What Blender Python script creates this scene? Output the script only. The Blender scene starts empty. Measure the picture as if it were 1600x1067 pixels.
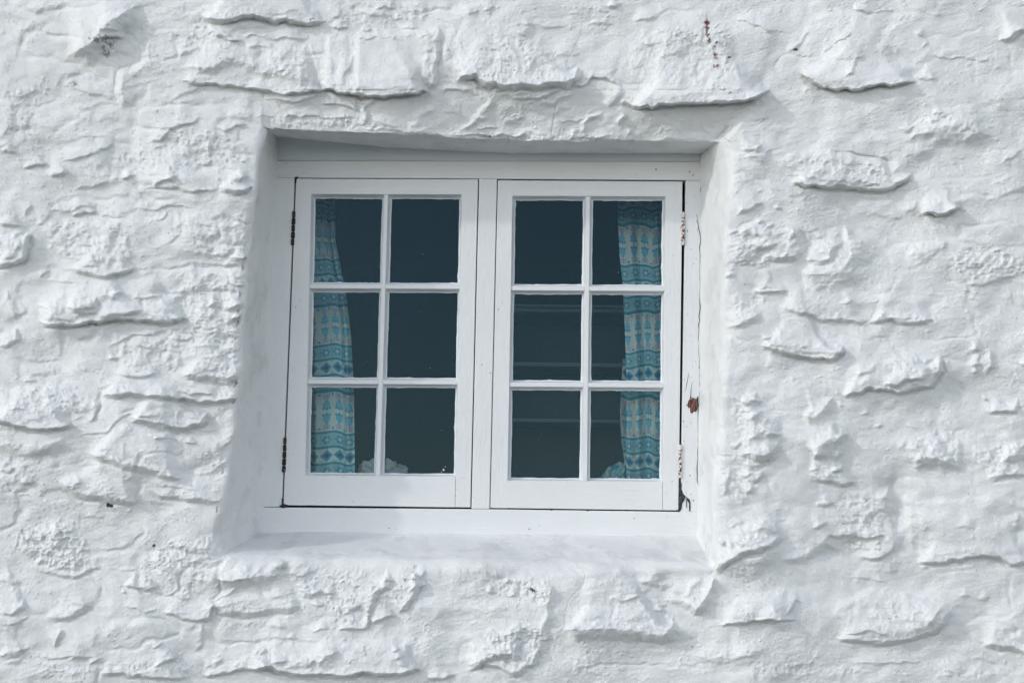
import bpy, bmesh, math, random
import numpy as np
from mathutils import Vector

sc = bpy.context.scene
COL = sc.collection
rng = random.Random(7)

# ------------------------------------------------------------------ camera
ZC = 2.0                                   # height of the window's middle above the ground
CAM = np.array([0.25556, -3.27176, -0.40524 + ZC])
PITCH, YAW, ROLL = 0.11630, -0.05347, 0.01892
FPX = 2222.2                               # 50 mm lens, in pixels of the 1600 px wide picture
f_ = np.array([math.sin(YAW)*math.cos(PITCH), math.cos(YAW)*math.cos(PITCH), math.sin(PITCH)])
r0 = np.array([math.cos(YAW), -math.sin(YAW), 0.0]); u0 = np.cross(r0, f_)
cr, sr = math.cos(ROLL), math.sin(ROLL)
RT, UP = cr*r0 + sr*u0, -sr*r0 + cr*u0
cd = bpy.data.cameras.new('camera'); cam = bpy.data.objects.new('camera', cd); COL.objects.link(cam)
cd.lens = 50; cd.sensor_width = 36; cd.clip_start = 0.05; cd.clip_end = 500
from mathutils import Matrix
M = Matrix.Identity(4)
for i in range(3):
    M[i][0], M[i][1], M[i][2], M[i][3] = RT[i], UP[i], -f_[i], CAM[i]
cam.matrix_world = M
sc.camera = cam

# ------------------------------------------------------------------ light
SUND = Vector((0.812, 0.416, -0.41)).normalized()     # the way sunlight travels
w = bpy.data.worlds.new('World'); sc.world = w; w.use_nodes = True
nt = w.node_tree; bg = nt.nodes['Background']
sky = nt.nodes.new('ShaderNodeTexSky'); sky.sky_type = 'NISHITA'; sky.sun_disc = False
sky.sun_elevation = math.asin(-SUND.z); sky.sun_rotation = math.atan2(-SUND.x, -SUND.y)
sky.air_density = 1.0; sky.dust_density = 0.3; sky.ozone_density = 1.5
hz = nt.nodes.new('ShaderNodeHueSaturation')            # thin high cloud: a paler, less blue sky
hz.inputs['Saturation'].default_value = 0.37; hz.inputs['Value'].default_value = 1.0
nt.links.new(sky.outputs[0], hz.inputs['Color']); nt.links.new(hz.outputs[0], bg.inputs[0]); bg.inputs[1].default_value = 0.15
sd = bpy.data.lights.new('sun', 'SUN'); sd.energy = 0.6; sd.angle = math.radians(2.0); sd.color = (1.0, 0.965, 0.92)
so = bpy.data.objects.new('sun', sd); COL.objects.link(so); so.location = (-6, -4, 7)
so.rotation_euler = SUND.to_track_quat('-Z', 'Y').to_euler()
sc.view_settings.view_transform = 'Standard'; sc.view_settings.look = 'None'
sc.view_settings.exposure = 0.85; sc.view_settings.gamma = 1.0
try:
    sc.cycles.denoising_prefilter = 'FAST'
    sc.cycles.max_bounces = 10; sc.cycles.transparent_max_bounces = 12
    sc.cycles.caustics_reflective = False; sc.cycles.caustics_refractive = False
except Exception: pass

# ------------------------------------------------------------------ helpers
def unproj(p, Y):
    """points of the 1600x1067 picture -> world points on the vertical plane y = Y (traced at that real depth)"""
    p = np.asarray(p, float); q = np.atleast_2d(p)
    d = f_*FPX + (q[:, :1]-800)*RT + (533.5-q[:, 1:2])*UP
    Yv = np.broadcast_to(np.asarray(Y, float), (len(q),))
    t = (Yv - CAM[1])/d[:, 1]
    r = CAM + t[:, None]*d
    return r[0] if p.ndim == 1 else r
def U(x, y, Y): return Vector(unproj((x, y), Y))

def tag(o, label=None, cat=None, group=None, kind=None):
    if label: o['label'] = label
    if cat: o['category'] = cat
    if group: o['group'] = group
    if kind: o['kind'] = kind
    return o
def thing(name, label, cat, loc, group=None):
    o = bpy.data.objects.new(name, None); COL.objects.link(o); o.location = loc; o.empty_display_size = .1
    return tag(o, label, cat, group)
def origin(o):
    v = Vector(o.location)
    while o.parent: o = o.parent; v = v + o.location
    return v
def link(name, me, m, parent=None, org=None, smooth=False):
    """verts of me are in world coordinates; they become local to org"""
    o = bpy.data.objects.new(name, me); COL.objects.link(o)
    org = Vector(org) if org is not None else Vector((0, 0, 0))
    me.transform(Matrix.Translation(-org))
    if m: me.materials.append(m)
    if parent is not None:
        o.parent = parent; o.location = org - origin(parent)
    else: o.location = org
    if smooth: me.polygons.foreach_set('use_smooth', [True]*len(me.polygons))
    return o
def from_bm(name, bm, m, parent=None, org=None, smooth=False):
    me = bpy.data.meshes.new(name); bmesh.ops.recalc_face_normals(bm, faces=bm.faces); bm.to_mesh(me); bm.free()
    return link(name, me, m, parent, org, smooth)
def centre(bm):
    c = Vector((0, 0, 0))
    for v in bm.verts: c += v.co
    return c/len(bm.verts)
def prism(bm, quad, Y0, Y1, bev=0.0015, plane=0.2, seg=2):
    """box whose front face is the traced quad (on the plane y=plane), running from y=Y0 back to y=Y1"""
    f = [U(x, y, plane) for x, y in quad]
    a = [bm.verts.new((p.x, Y0, p.z)) for p in f]; b = [bm.verts.new((p.x, Y1, p.z)) for p in f]
    n = len(a); fs = [bm.faces.new(a), bm.faces.new(b[::-1])]
    for i in range(n): fs.append(bm.faces.new((a[i], b[i], b[(i+1) % n], a[(i+1) % n])))
    if bev:
        es = {e for e in fs[0].edges}
        for v in a:
            for e in v.link_edges: es.add(e)
        bmesh.ops.bevel(bm, geom=list(es), offset=bev, segments=seg, profile=.6, affect='EDGES', clamp_overlap=True)
def wbox(bm, x0, x1, y0, y1, z0, z1, bev=0.0):
    vs = [bm.verts.new(c) for c in ((x0,y0,z0),(x1,y0,z0),(x1,y1,z0),(x0,y1,z0),(x0,y0,z1),(x1,y0,z1),(x1,y1,z1),(x0,y1,z1))]
    fs = [bm.faces.new([vs[i] for i in q]) for q in ((0,3,2,1),(4,5,6,7),(0,1,5,4),(1,2,6,5),(2,3,7,6),(3,0,4,7))]
    if bev:
        bmesh.ops.bevel(bm, geom=list({e for f in fs for e in f.edges}), offset=bev, segments=2, affect='EDGES')

# ------------------------------------------------------------------ noise (pointwise, vectorised)
def _h(ix, iy, s):
    n = (ix.astype(np.int64)*374761393 + iy.astype(np.int64)*668265263 + s*982451653) & 0xffffffff
    n = ((n ^ (n >> 13))*1274126177) & 0xffffffff
    n = n ^ (n >> 16)
    return (n & 0xffff).astype(np.float32)/32767.5 - 1.0
def vn(x, y, cell, s):
    x = x/cell; y = y/cell
    ix = np.floor(x); iy = np.floor(y); fx = (x-ix).astype(np.float32); fy = (y-iy).astype(np.float32)
    ix = ix.astype(np.int64); iy = iy.astype(np.int64)
    fx = fx*fx*fx*(fx*(fx*6-15)+10); fy = fy*fy*fy*(fy*(fy*6-15)+10)
    a = _h(ix, iy, s); b = _h(ix+1, iy, s); c = _h(ix, iy+1, s); d = _h(ix+1, iy+1, s)
    return a + (b-a)*fx + (c-a)*fy + (a-b-c+d)*fx*fy
def fbm(x, y, cell, s, o=3, g=.5):
    r = 0; a = 1.0
    for i in range(o):
        r = r + a*vn(x, y, cell, s+i*17); cell = cell*.5; a *= g
    return r
def sst(a, b, x):
    t = np.clip((x-a)/(b-a), 0, 1); return t*t*(3-2*t)

# ------------------------------------------------------------------ relief of the painted rubble wall
# Heights in picture pixels (about 1.5 mm each) on the wall plane, over the traced stones.
MG = 50
WX, WY = 1600+2*MG, 1067+2*MG
gx = np.arange(WX, dtype=np.float32)-MG; gy = np.arange(WY, dtype=np.float32)-MG
GX, GY = np.meshgrid(gx, gy)
H = np.zeros((WY, WX), np.float32)
EDG = np.zeros((WY, WX), np.float32)          # along broken edges
RGH = np.zeros((WY, WX), np.float32)          # where the surface is crusty
wx = 3.4*vn(GX, GY, 34, 1)+2.4*vn(GX, GY, 13, 2)+1.0*vn(GX, GY, 6, 3)
wy = 2.8*vn(GX, GY, 30, 4)+2.2*vn(GX, GY, 12, 5)+.9*vn(GX, GY, 5.5, 6)
PX = GX+wx; PY = GY+wy
cur = (0, 0, 1)
def crop(ox, oy, s):
    global cur; cur = (ox, oy, s)
def T(pts):
    ox, oy, s = cur
    return np.array([(ox+x*s, oy+y*s) for x, y in pts], np.float32)
def win(p, pad):
    x0 = int(max(p[:, 0].min()-pad+MG, 0)); x1 = int(min(p[:, 0].max()+pad+MG+1, WX))
    y0 = int(max(p[:, 1].min()-pad+MG, 0)); y1 = int(min(p[:, 1].max()+pad+MG+1, WY))
    return (slice(y0, y1), slice(x0, x1)) if x1 > x0 and y1 > y0 else None
def pline(X, Y, p):
    """distance, sign (left of travel = up) and place along a polyline"""
    seg = np.hypot(*(p[1:]-p[:-1]).T); tot = seg.sum(); acc = 0
    best = np.full(X.shape, 1e9, np.float32); sg = np.ones(X.shape, np.float32); al = np.zeros(X.shape, np.float32)
    for i in range(len(seg)):
        a = p[i]; d = p[i+1]-a; L2 = (d*d).sum()+1e-9
        t = np.clip(((X-a[0])*d[0]+(Y-a[1])*d[1])/L2, 0, 1)
        ex = X-a[0]-t*d[0]; ey = Y-a[1]-t*d[1]; q = ex*ex+ey*ey
        m = q < best
        cr_ = d[1]*(X-a[0])-d[0]*(Y-a[1])
        best = np.where(m, q, best); sg = np.where(m, np.sign(cr_), sg); al = np.where(m, (acc+t*seg[i])/tot, al)
        acc += seg[i]
    return np.sqrt(best), sg, al
GA = 1.0
def ledge(pts, a, w=3.0, L=45, te=.22, k=.42):
    p = T(pts); a = .68*a+.021*a*a
    L = min(L, .3*np.hypot(*(p[1:]-p[:-1]).T).sum()+5)
    s_ = win(p, 3.2*L+w+20)
    if s_ is None: return
    X, Y = PX[s_], PY[s_]
    d, sg, al = pline(X, Y, p); s = d*sg
    tot = np.hypot(*(p[1:]-p[:-1]).T).sum(); tw = te*tot+3
    tp = sst(0, 1, (np.hypot(X-p[0, 0], Y-p[0, 1])-d)/tw)*sst(0, 1, (np.hypot(X-p[-1, 0], Y-p[-1, 1])-d)/tw)
    # overhanging arris, a quick drop under it, then a fillet of paint and mortar easing down
    q_ = .34 if k < .5 else .22
    t = np.clip(-s, 0, None)
    low = (1-q_)*(1-sst(0, w, t)) + q_*np.exp(-t/(9+.8*a))
    if a > 5 and w < 12: low = low - min(.5*(a-4), 6.5)/a*np.exp(-((t-w-1)/2.3)**2)
    EDG[s_] = np.maximum(EDG[s_], tp*min(1, a/9)*np.exp(-((s-1)/(5+w*.5))**2))
    H[s_] += a*tp*np.where(s > 0, np.exp(-np.maximum(s, 0)/L), low)
def stone(pts, a, w=12, dome=0):
    p = T(pts); p = np.vstack([p, p[:1]]); s_ = win(p, 4)
    if s_ is None: return
    X, Y = PX[s_], PY[s_]
    d, _, _ = pline(X, Y, p)
    ins = np.zeros(X.shape, bool)
    for i in range(len(p)-1):
        (x0, y0), (x1, y1) = p[i], p[i+1]
        if y0 == y1: continue
        c = ((Y > y0) != (Y > y1)) & (X < (x1-x0)*(Y-y0)/(y1-y0)+x0); ins ^= c
    sd_ = np.where(ins, d, 0); a = a*.6
    H[s_] += a*sst(0, w, sd_)
    return s_, sd_
def rough(pts, a, cell=14, w=16, seed=50):
    """crusty, knobbly patch"""
    p = T(pts); p = np.vstack([p, p[:1]]); s_ = win(p, 4)
    if s_ is None: return
    X, Y = PX[s_], PY[s_]; d, _, _ = pline(X, Y, p); ins = np.zeros(X.shape, bool)
    for i in range(len(p)-1):
        (x0, y0), (x1, y1) = p[i], p[i+1]
        if y0 == y1: continue
        ins ^= ((Y > y0) != (Y > y1)) & (X < (x1-x0)*(Y-y0)/(y1-y0)+x0)
    m = sst(0, w, np.where(ins, d, 0))
    n = .6*(1-2*np.abs(vn(X, Y*1.15, cell*1.5, seed)))+.6*vn(X, Y, cell, seed+1)+.45*(1-2*np.abs(vn(X, Y, cell*.55, seed+2)))+.2*vn(X, Y, cell*.3, seed+3)
    H[s_] += a*m*n*.58
    RGH[s_] = np.maximum(RGH[s_], m)
def ridge(pts, a, w=4, te=.25):
    p = T(pts); s_ = win(p, 4*w)
    if s_ is None: return
    d, sg, al = pline(PX[s_], PY[s_], p)
    H[s_] += a*sst(0, te, al)*sst(0, te, 1-al)*np.exp(-(d/w)**2)
def blob(x, y, rx, ry, a, ang=0):
    ox, oy, s = cur; x = ox+x*s; y = oy+y*s; r = 3*max(rx, ry)
    s_ = win(np.array([[x, y]]), r)
    if s_ is None: return
    X = PX[s_]-x; Y = PY[s_]-y; c, q = math.cos(ang), math.sin(ang)
    H[s_] += a*np.exp(-((X*c+Y*q)/rx)**2-((Y*c-X*q)/ry)**2)
def LL(*rows):
    for r in rows: ledge(*r[:-1], **r[-1]) if isinstance(r[-1], dict) else ledge(*r)

#--TRACE--
# top left
crop(0, 0, .2625)
LL(([(-150,75),(0,60),(150,60),(300,40),(430,10)], 6, 18, 30),
   ([(380,350),(470,300),(545,245),(600,180),(700,110),(780,60),(850,30)], 22, 30, 60),
   ([(530,250),(620,222),(680,220),(770,215)], 11, 4, 16),
   ([(570,195),(640,165),(700,185),(770,205)], 6, 4, 16),
   ([(870,20),(885,150),(880,300),(860,380),(740,450),(728,560),(715,700)], 9, 10, 50),
   ([(400,500),(440,525),(500,545),(600,560),(720,575)], 5, 5, 30),
   ([(-40,830),(0,810),(60,760),(150,720),(240,650)], 4, 8, 30), ([(60,570),(150,560),(240,530)], 4, 10, 30),
   ([(440,830),(500,812),(640,800)], 3, 3, 20),
   ([(350,980),(380,950),(450,940),(560,915),(620,880),(680,835)], 6, 3, 26),
   ([(295,1050),(325,1038),(355,1032),(400,1030)], 9, 6, 20, .15),
   ([(140,1005),(190,985),(230,975),(290,970)], 8, 5, 20, .15), ([(0,905),(50,890),(110,905)], 8, 5, 20),
   ([(-30,860),(20,858),(60,850)], 4, 3, 15),
   ([(1240,190),(1300,215),(1370,235),(1440,235)], 9, 4, 25), ([(1430,230),(1480,205),(1620,205)], 5, 3, 20),
   ([(1060,350),(1120,295),(1180,270)], 6, 6, 25),
   ([(1040,420),(1130,405),(1260,385),(1380,350),(1460,355),(1530,410),(1620,440)], 12, 16, 40),
   ([(1060,480),(1180,488),(1300,498),(1420,515),(1540,538),(1640,545)], 11, 4, 40, .12),
   ([(1010,600),(1060,560),(1100,540),(1200,515)], 4, 5, 25),
   ([(840,850),(950,830),(1000,760),(1060,740),(1140,720),(1220,690)], 7, 4, 28), ([(1270,755),(1340,778),(1400,750),(1470,735)], 6, 4, 20),
   ([(1160,970),(1230,975),(1260,950),(1250,880),(1240,830)], 6, 4, 25),
   ([(950,1060),(1000,1050),(1060,1045)], 6, 4, 20), ([(690,1040),(750,1060),(815,1055)], 7, 4, 20),
   ([(1380,1040),(1430,1050),(1480,1030)], 8, 5, 20))
rough([(850,850),(1050,740),(1480,760),(1480,1060),(620,1060),(620,920)], 2.6, 13)
rough([(420,970),(640,890),(640,1060),(400,1060)], 2.2, 8)
rough([(0,500),(260,480),(250,850),(0,830)], 2.0, 10)
rough([(900,180),(1250,60),(1500,300),(1100,350)], 1.6, 9)
stone([(1030,600),(1120,545),(1300,520),(1500,545),(1530,680),(1480,740),(1040,730)], 5, 14)
# top, over the window
crop(400, 0, .2625)
LL(([(-340,95),(-250,118),(-160,105),(-80,85),(0,85),(90,105),(200,112),(320,128),(410,118)], 17, 8, 55, .08),
   ([(420,140),(480,165),(560,152)], 8, 4, 20), ([(435,110),(480,75),(515,55)], 5, 4, 15),
   ([(610,75),(700,98),(770,88)], 5, 3, 15), ([(690,60),(760,25),(840,40)], 6, 5, 15), ([(880,80),(960,75),(1040,85)], 5, 4, 20),
   ([(20,208),(100,225),(200,220),(260,240),(330,240)], 6, 4, 25), ([(-60,290),(30,268),(120,297)], 6, 4, 20),
   ([(-30,440),(80,415),(170,412),(230,455),(300,530)], 12, 16, 40),
   ([(-60,520),(60,530),(160,552),(260,545),(330,540),(410,545)], 13, 4, 40, .1),
   ([(305,240),(345,330),(372,440),(385,530)], 6, 6, 30),
   ([(505,480),(525,420),(560,340),(580,310)], 4, 4, 12),
   ([(1020,540),(1050,460),(1062,380),(1075,340),(1060,260),(1095,150)], 11, 9, 40, .1),
   ([(385,548),(430,520),(500,535),(560,545),(650,560),(720,575),(770,570),(860,555),(960,545),(1035,538)], 24, 4, 70, .07, .6),
   ([(550,220),(620,237),(680,235),(720,222),(800,226),(890,245)], 4, 3, 20), ([(615,190),(660,188),(705,165)], 6, 3, 14),
   ([(850,148),(900,155),(970,170)], 5, 3, 16), ([(950,245),(1000,215),(1045,200)], 4, 3, 16), ([(1120,300),(1170,280)], 5, 3, 14),
   ([(1185,500),(1230,440),(1300,440),(1340,480),(1400,495),(1450,470),(1500,500),(1600,490),(1660,502),(1750,490),(1830,488),(1890,455),(1930,390)], 20, 10, 50, .07, .55),
   ([(1250,530),(1340,520),(1440,532),(1560,545),(1680,555)], 8, 4, 25),
   ([(1540,188),(1590,215),(1640,228)], 4, 3, 20), ([(1215,25),(1260,78),(1330,50)], 5, 4, 14), ([(1340,65),(1390,52),(1415,35)], 6, 4, 14),
   ([(30,590),(150,590),(230,607),(300,590),(380,568)], 6, 3, 16), ([(370,610),(450,615),(530,630),(640,662)], 8, 3, 20, .1),
   ([(100,685),(250,695),(400,702),(500,712),(610,705)], 5, 3, 15), ([(-20,690),(50,680),(130,690)], 3, 3, 12),
   ([(650,690),(740,720),(800,750),(880,780),(960,785),(1070,757)], 4, 6, 14),
   ([(1100,800),(1200,812),(1300,805),(1400,818),(1460,800),(1540,815),(1620,800)], 5, 3, 12), ([(1290,790),(1360,758),(1440,760)], 5, 4, 14),
   ([(600,760),(750,770),(900,790),(1100,790)], 3, 3, 12),
   ([(1100,670),(1160,665),(1230,690)], 3, 4, 14))
ridge([(630,745),(640,690),(650,640),(690,600),(720,570)], 6, 4); ridge([(890,765),(960,720),(1010,680),(1070,645)], 4, 6)
ridge([(1200,785),(1280,740),(1310,705),(1410,680)], 5, 4); ridge([(1070,545),(1130,528),(1230,545),(1310,550)], 5, 4)
ridge([(1320,690),(1380,640),(1440,595)], 4, 5); ridge([(1460,740),(1530,720),(1620,700)], 3, 4)
stone([(1190,480),(1180,350),(1360,190),(1560,190),(1700,240),(1930,380),(1880,460),(1500,490)], 6, 30)
rough([(1190,480),(1180,350),(1360,190),(1560,190),(1700,240),(1930,380),(1880,470),(1500,500)], 3.4, 16, 16, 61)
rough([(420,0),(1080,0),(1080,130),(560,180),(430,150)], 2.4, 12)
rough([(580,170),(1040,170),(1040,260),(580,250)], 1.5, 10)
rough([(1100,280),(1300,180),(1240,440),(1090,440)], 2.2, 12); rough([(1150,0),(1420,0),(1400,100),(1200,100)], 3, 14)
rough([(0,250),(320,250),(360,500),(280,520),(0,420)], 2.4, 12)
rough([(60,670),(640,690),(900,780),(1200,790),(1640,780),(1640,840),(1000,800),(60,760)], 2.4, 8, 8)
# top, right of the middle
crop(800, 0, .2625)
LL(([(560,35),(610,28),(660,12)], 8, 6, 20), ([(0,140),(120,145),(220,150),(340,160)], 4, 6, 25), ([(470,150),(540,132),(610,140)], 5, 6, 25),
   ([(710,125),(800,97),(880,88)], 6, 6, 25), ([(1310,112),(1420,130),(1500,160),(1590,182)], 6, 5, 30),
   ([(690,618),(760,630),(850,625),(960,612),(1100,610),(1250,605),(1380,598),(1460,575),(1540,540)], 25, 4, 70, .08, .6),
   ([(-40,560),(60,570),(150,592),(230,548),(320,520),(450,492),(470,465),(540,465),(600,490),(660,515)], 9, 4, 30, .1),
   ([(240,712),(330,727),(400,712),(450,690),(500,652),(545,650)], 4, 3, 14),
   ([(-20,800),(60,790),(130,832),(230,822),(330,838),(400,822),(520,822),(650,842)], 6, 3, 14),
   ([(60,770),(140,800),(220,795)], 4, 3, 12), ([(430,790),(520,820),(620,815)], 3, 3, 12),
   ([(800,850),(900,820),(1000,825),(1100,835),(1240,830)], 3, 3, 12),
   ([(1355,908),(1400,892),(1440,885),(1470,860)], 11, 8, 30, .15), ([(1380,950),(1440,930),(1540,880)], 8, 25, 30),
   ([(250,340),(330,325),(420,310)], 4, 5, 20), ([(780,270),(840,255)], 4, 4, 14), ([(940,215),(980,205)], 4, 3, 12))
ridge([(80,622),(150,600),(240,622),(300,580),(365,548)], 4, 4); ridge([(245,700),(280,640),(360,628)], 2.5, 4)
ridge([(445,800),(430,740),(460,700),(550,683)], 7, 4); ridge([(615,765),(650,720),(690,675)], 6, 4); ridge([(550,670),(600,580),(665,515)], 6, 8)
ridge([(645,628),(680,605),(730,612)], 5, 3.5); ridge([(690,805),(688,760)], 4, 3); ridge([(365,825),(390,780)], 4, 3.5); ridge([(430,800),(480,740)], 2, 5)
ridge([(850,795),(890,750),(945,765),(960,790)], 1.6, 4); ridge([(1080,785),(1130,745),(1195,795)], 1.6, 4)
ridge([(1225,835),(1260,800),(1305,752)], -6, 3); ridge([(760,560),(870,575),(1000,565),(1150,540),(1300,540),(1450,510)], 2.5, 5)
ridge([(0,820),(80,785)], 4, 4); ridge([(130,815),(250,835)], 3, 3)
stone([(740,170),(900,140),(1300,110),(1580,180),(1600,340),(1440,560),(960,600),(700,540),(660,400),(720,250)], 7, 26)
rough([(740,170),(900,140),(1300,110),(1400,400),(1240,540),(760,540),(690,400)], 1.7, 8, 16, 71)
rough([(660,330),(800,330),(780,430),(660,430)], 3.0, 10)
rough([(0,780),(650,800),(650,850),(0,850)], 2.2, 8, 6)
# top right
crop(1180, 0, .2625)
stone([(290,90),(420,40),(830,55),(880,130),(980,180),(1100,330),(960,440),(870,500),(700,515),(480,530),(290,450),(240,430),(270,270)], 6, 18)
LL(([(245,425),(320,470),(400,510),(470,530),(560,525),(660,512),(760,505),(880,500),(980,475)], 20, 4, 80, .1),
   ([(560,45),(650,65),(720,75),(840,50)], 6, 4, 25), ([(470,262),(540,220),(570,190)], 5, 3, 14), ([(400,310),(470,265)], 3, 3, 14),
   ([(530,452),(580,420),(610,340),(660,345)], 6, 5, 20), ([(170,315),(240,285),(290,230),(340,160)], 5, 7, 25),
   ([(900,125),(830,180),(770,260),(735,340)], 5, 14, 40), ([(940,190),(1020,215)], 5, 4, 14), ([(985,275),(1035,235)], 5, 4, 14),
   ([(1020,300),(1110,330),(1170,357),(1240,345),(1330,357),(1440,335)], 5, 3, 22), ([(950,440),(1010,455),(1110,470)], 6, 5, 25),
   ([(1450,245),(1510,228),(1550,195),(1640,165)], 12, 8, 40), ([(-60,605),(10,590),(70,550)], 5, 6, 20),
   ([(900,840),(1000,800),(1060,760),(1150,738),(1230,740),(1330,790),(1420,820)], 15, 40, 50),
   ([(860,745),(920,770),(970,745)], 6, 5, 16), ([(1040,690),(1090,680),(1140,675)], 6, 5, 16), ([(1020,720),(1060,725),(1110,715)], 5, 4, 14),
   ([(800,1060),(880,960),(960,905),(1080,880)], 9, 30, 40), ([(1460,980),(1530,940),(1570,910),(1620,895)], 6, 4, 20),
   ([(-20,130),(40,150),(140,180),(210,200)], 3, 4, 20), ([(1000,75),(1090,82),(1120,80)], 2.5, 3, 16),
   ([(650,40),(680,110),(690,160)], 2, 3, 12))
rough([(880,680),(1100,640),(1300,720),(1280,860),(1150,740),(940,800)], 3, 10)
rough([(500,60),(820,80),(700,130),(500,130)], 1.5, 8)
crop(0, 0, 1)
stone([(1214,250),(1240,236),(1306,236),(1364,245),(1392,262),(1410,285),(1395,293),(1350,295),(1300,288),(1245,282),(1222,268)], 8, 10)
rough([(1214,250),(1240,236),(1306,236),(1364,245),(1392,262),(1400,285),(1350,290),(1245,280)], 2.4, 9, 8)
# left, upper middle
crop(0, 260, .2625)
LL(([(440,130),(500,115),(560,112),(650,85)], 5, 4, 20), ([(895,130),(930,100),(960,65),(1050,58)], 8, 6, 25),
   ([(840,135),(960,122),(1060,117),(1150,142),(1250,142),(1310,108)], 8, 4, 25), ([(1290,130),(1380,158),(1450,142),(1500,110)], 14, 8, 30, .12),
   ([(1340,75),(1420,70),(1490,50)], 7, 5, 20),
   ([(760,165),(900,156),(1010,150)], 3, 3, 16), ([(270,268),(340,255),(430,262),(480,235),(610,213)], 6, 4, 20), ([(425,292),(490,270),(580,250)], 8, 4, 20, .12),
   ([(570,280),(660,292),(770,300)], 5, 3, 16), ([(770,252),(830,235),(900,242),(960,247),(1000,225),(1080,237),(1170,247)], 5, 3, 18),
   ([(910,328),(970,300),(1005,262)], 5, 3, 14), ([(205,360),(250,342),(280,300),(305,262)], 6, 6, 20),
   ([(-30,325),(50,340),(100,352),(140,345)], 9, 4, 22), ([(130,300),(150,250),(200,232)], 6, 6, 15),
   ([(-40,575),(40,582),(100,570),(130,540),(160,470),(168,390)], 14, 7, 35, .08),
   ([(420,605),(500,622),(580,632),(640,642),(710,627),(810,588)], 14, 6, 40, .1), ([(420,590),(500,588),(610,590)], 4, 4, 12),
   ([(800,590),(765,500),(740,400)], 4, 6, 20),
   ([(1240,515),(1340,517),(1385,455)], 6, 4, 18), ([(1350,540),(1430,548),(1490,515)], 11, 7, 22), ([(1290,580),(1400,577),(1500,556)], 6, 5, 20),
   ([(235,662),(260,625),(305,608)], 6, 5, 16), ([(285,675),(380,687),(500,702)], 4, 3, 18),
   ([(210,925),(300,926),(400,932),(520,927),(600,920),(680,907),(800,907),(950,907),(1060,902),(1110,865)], 19, 6, 50, .06),
   ([(210,800),(300,790),(400,792),(480,787),(570,762)], 4, 4, 15), ([(375,850),(480,835),(560,795),(640,748),(750,748)], 15, 14, 30, .1),
   ([(550,915),(640,890),(700,880),(780,850),(870,842)], 9, 9, 22), ([(205,835),(250,830),(340,852)], 6, 5, 15), ([(225,900),(330,900),(450,907)], 6, 4, 14),
   ([(760,770),(850,777),(960,757)], 6, 4, 20), ([(930,790),(1020,802),(1090,740),(1120,690)], 7, 10, 30),
   ([(1220,825),(1260,805),(1300,800)], 9, 6, 20), ([(1310,830),(1370,842),(1450,785)], 9, 8, 20), ([(1310,940),(1370,912),(1440,875)], 9, 9, 24),
   ([(1320,690),(1400,702),(1460,715)], 5, 4, 16), ([(-20,1070),(30,1050),(80,1020),(95,950)], 9, 8, 25), ([(95,960),(50,830),(25,730)], 7, 10, 30),
   ([(690,1000),(800,1002),(900,990),(1010,945)], 5, 4, 18), ([(1000,1010),(1080,1027),(1170,1025)], 6, 5, 18),
   ([(880,880),(960,890),(1010,905)], 6, 6, 14), ([(1150,800),(1200,860),(1180,900)], 5, 5, 14))
rough([(-40,380),(150,370),(160,480),(100,560),(-40,570)], 3.5, 11, 8); rough([(270,290),(720,300),(800,420),(790,600),(640,630),(430,600),(260,500)], 3.4, 15, 14, 81)
rough([(1000,260),(1490,260),(1500,560),(1280,580),(1000,420)], 3.0, 12); rough([(1280,20),(1490,0),(1490,170),(1320,170)], 3.5, 11)
rough([(1100,600),(1500,600),(1470,1060),(1000,1060),(900,900),(1080,760)], 4.0, 12, 14, 90); rough([(220,790),(560,780),(640,900),(230,930)], 2.2, 9)
rough([(430,60),(640,0),(800,60),(620,140)], 2.2, 8); rough([(-40,230),(200,230),(150,350),(-40,330)], 3, 10)
stone([(850,640),(1130,610),(1080,740),(780,770),(740,680)], 5, 14)
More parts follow.
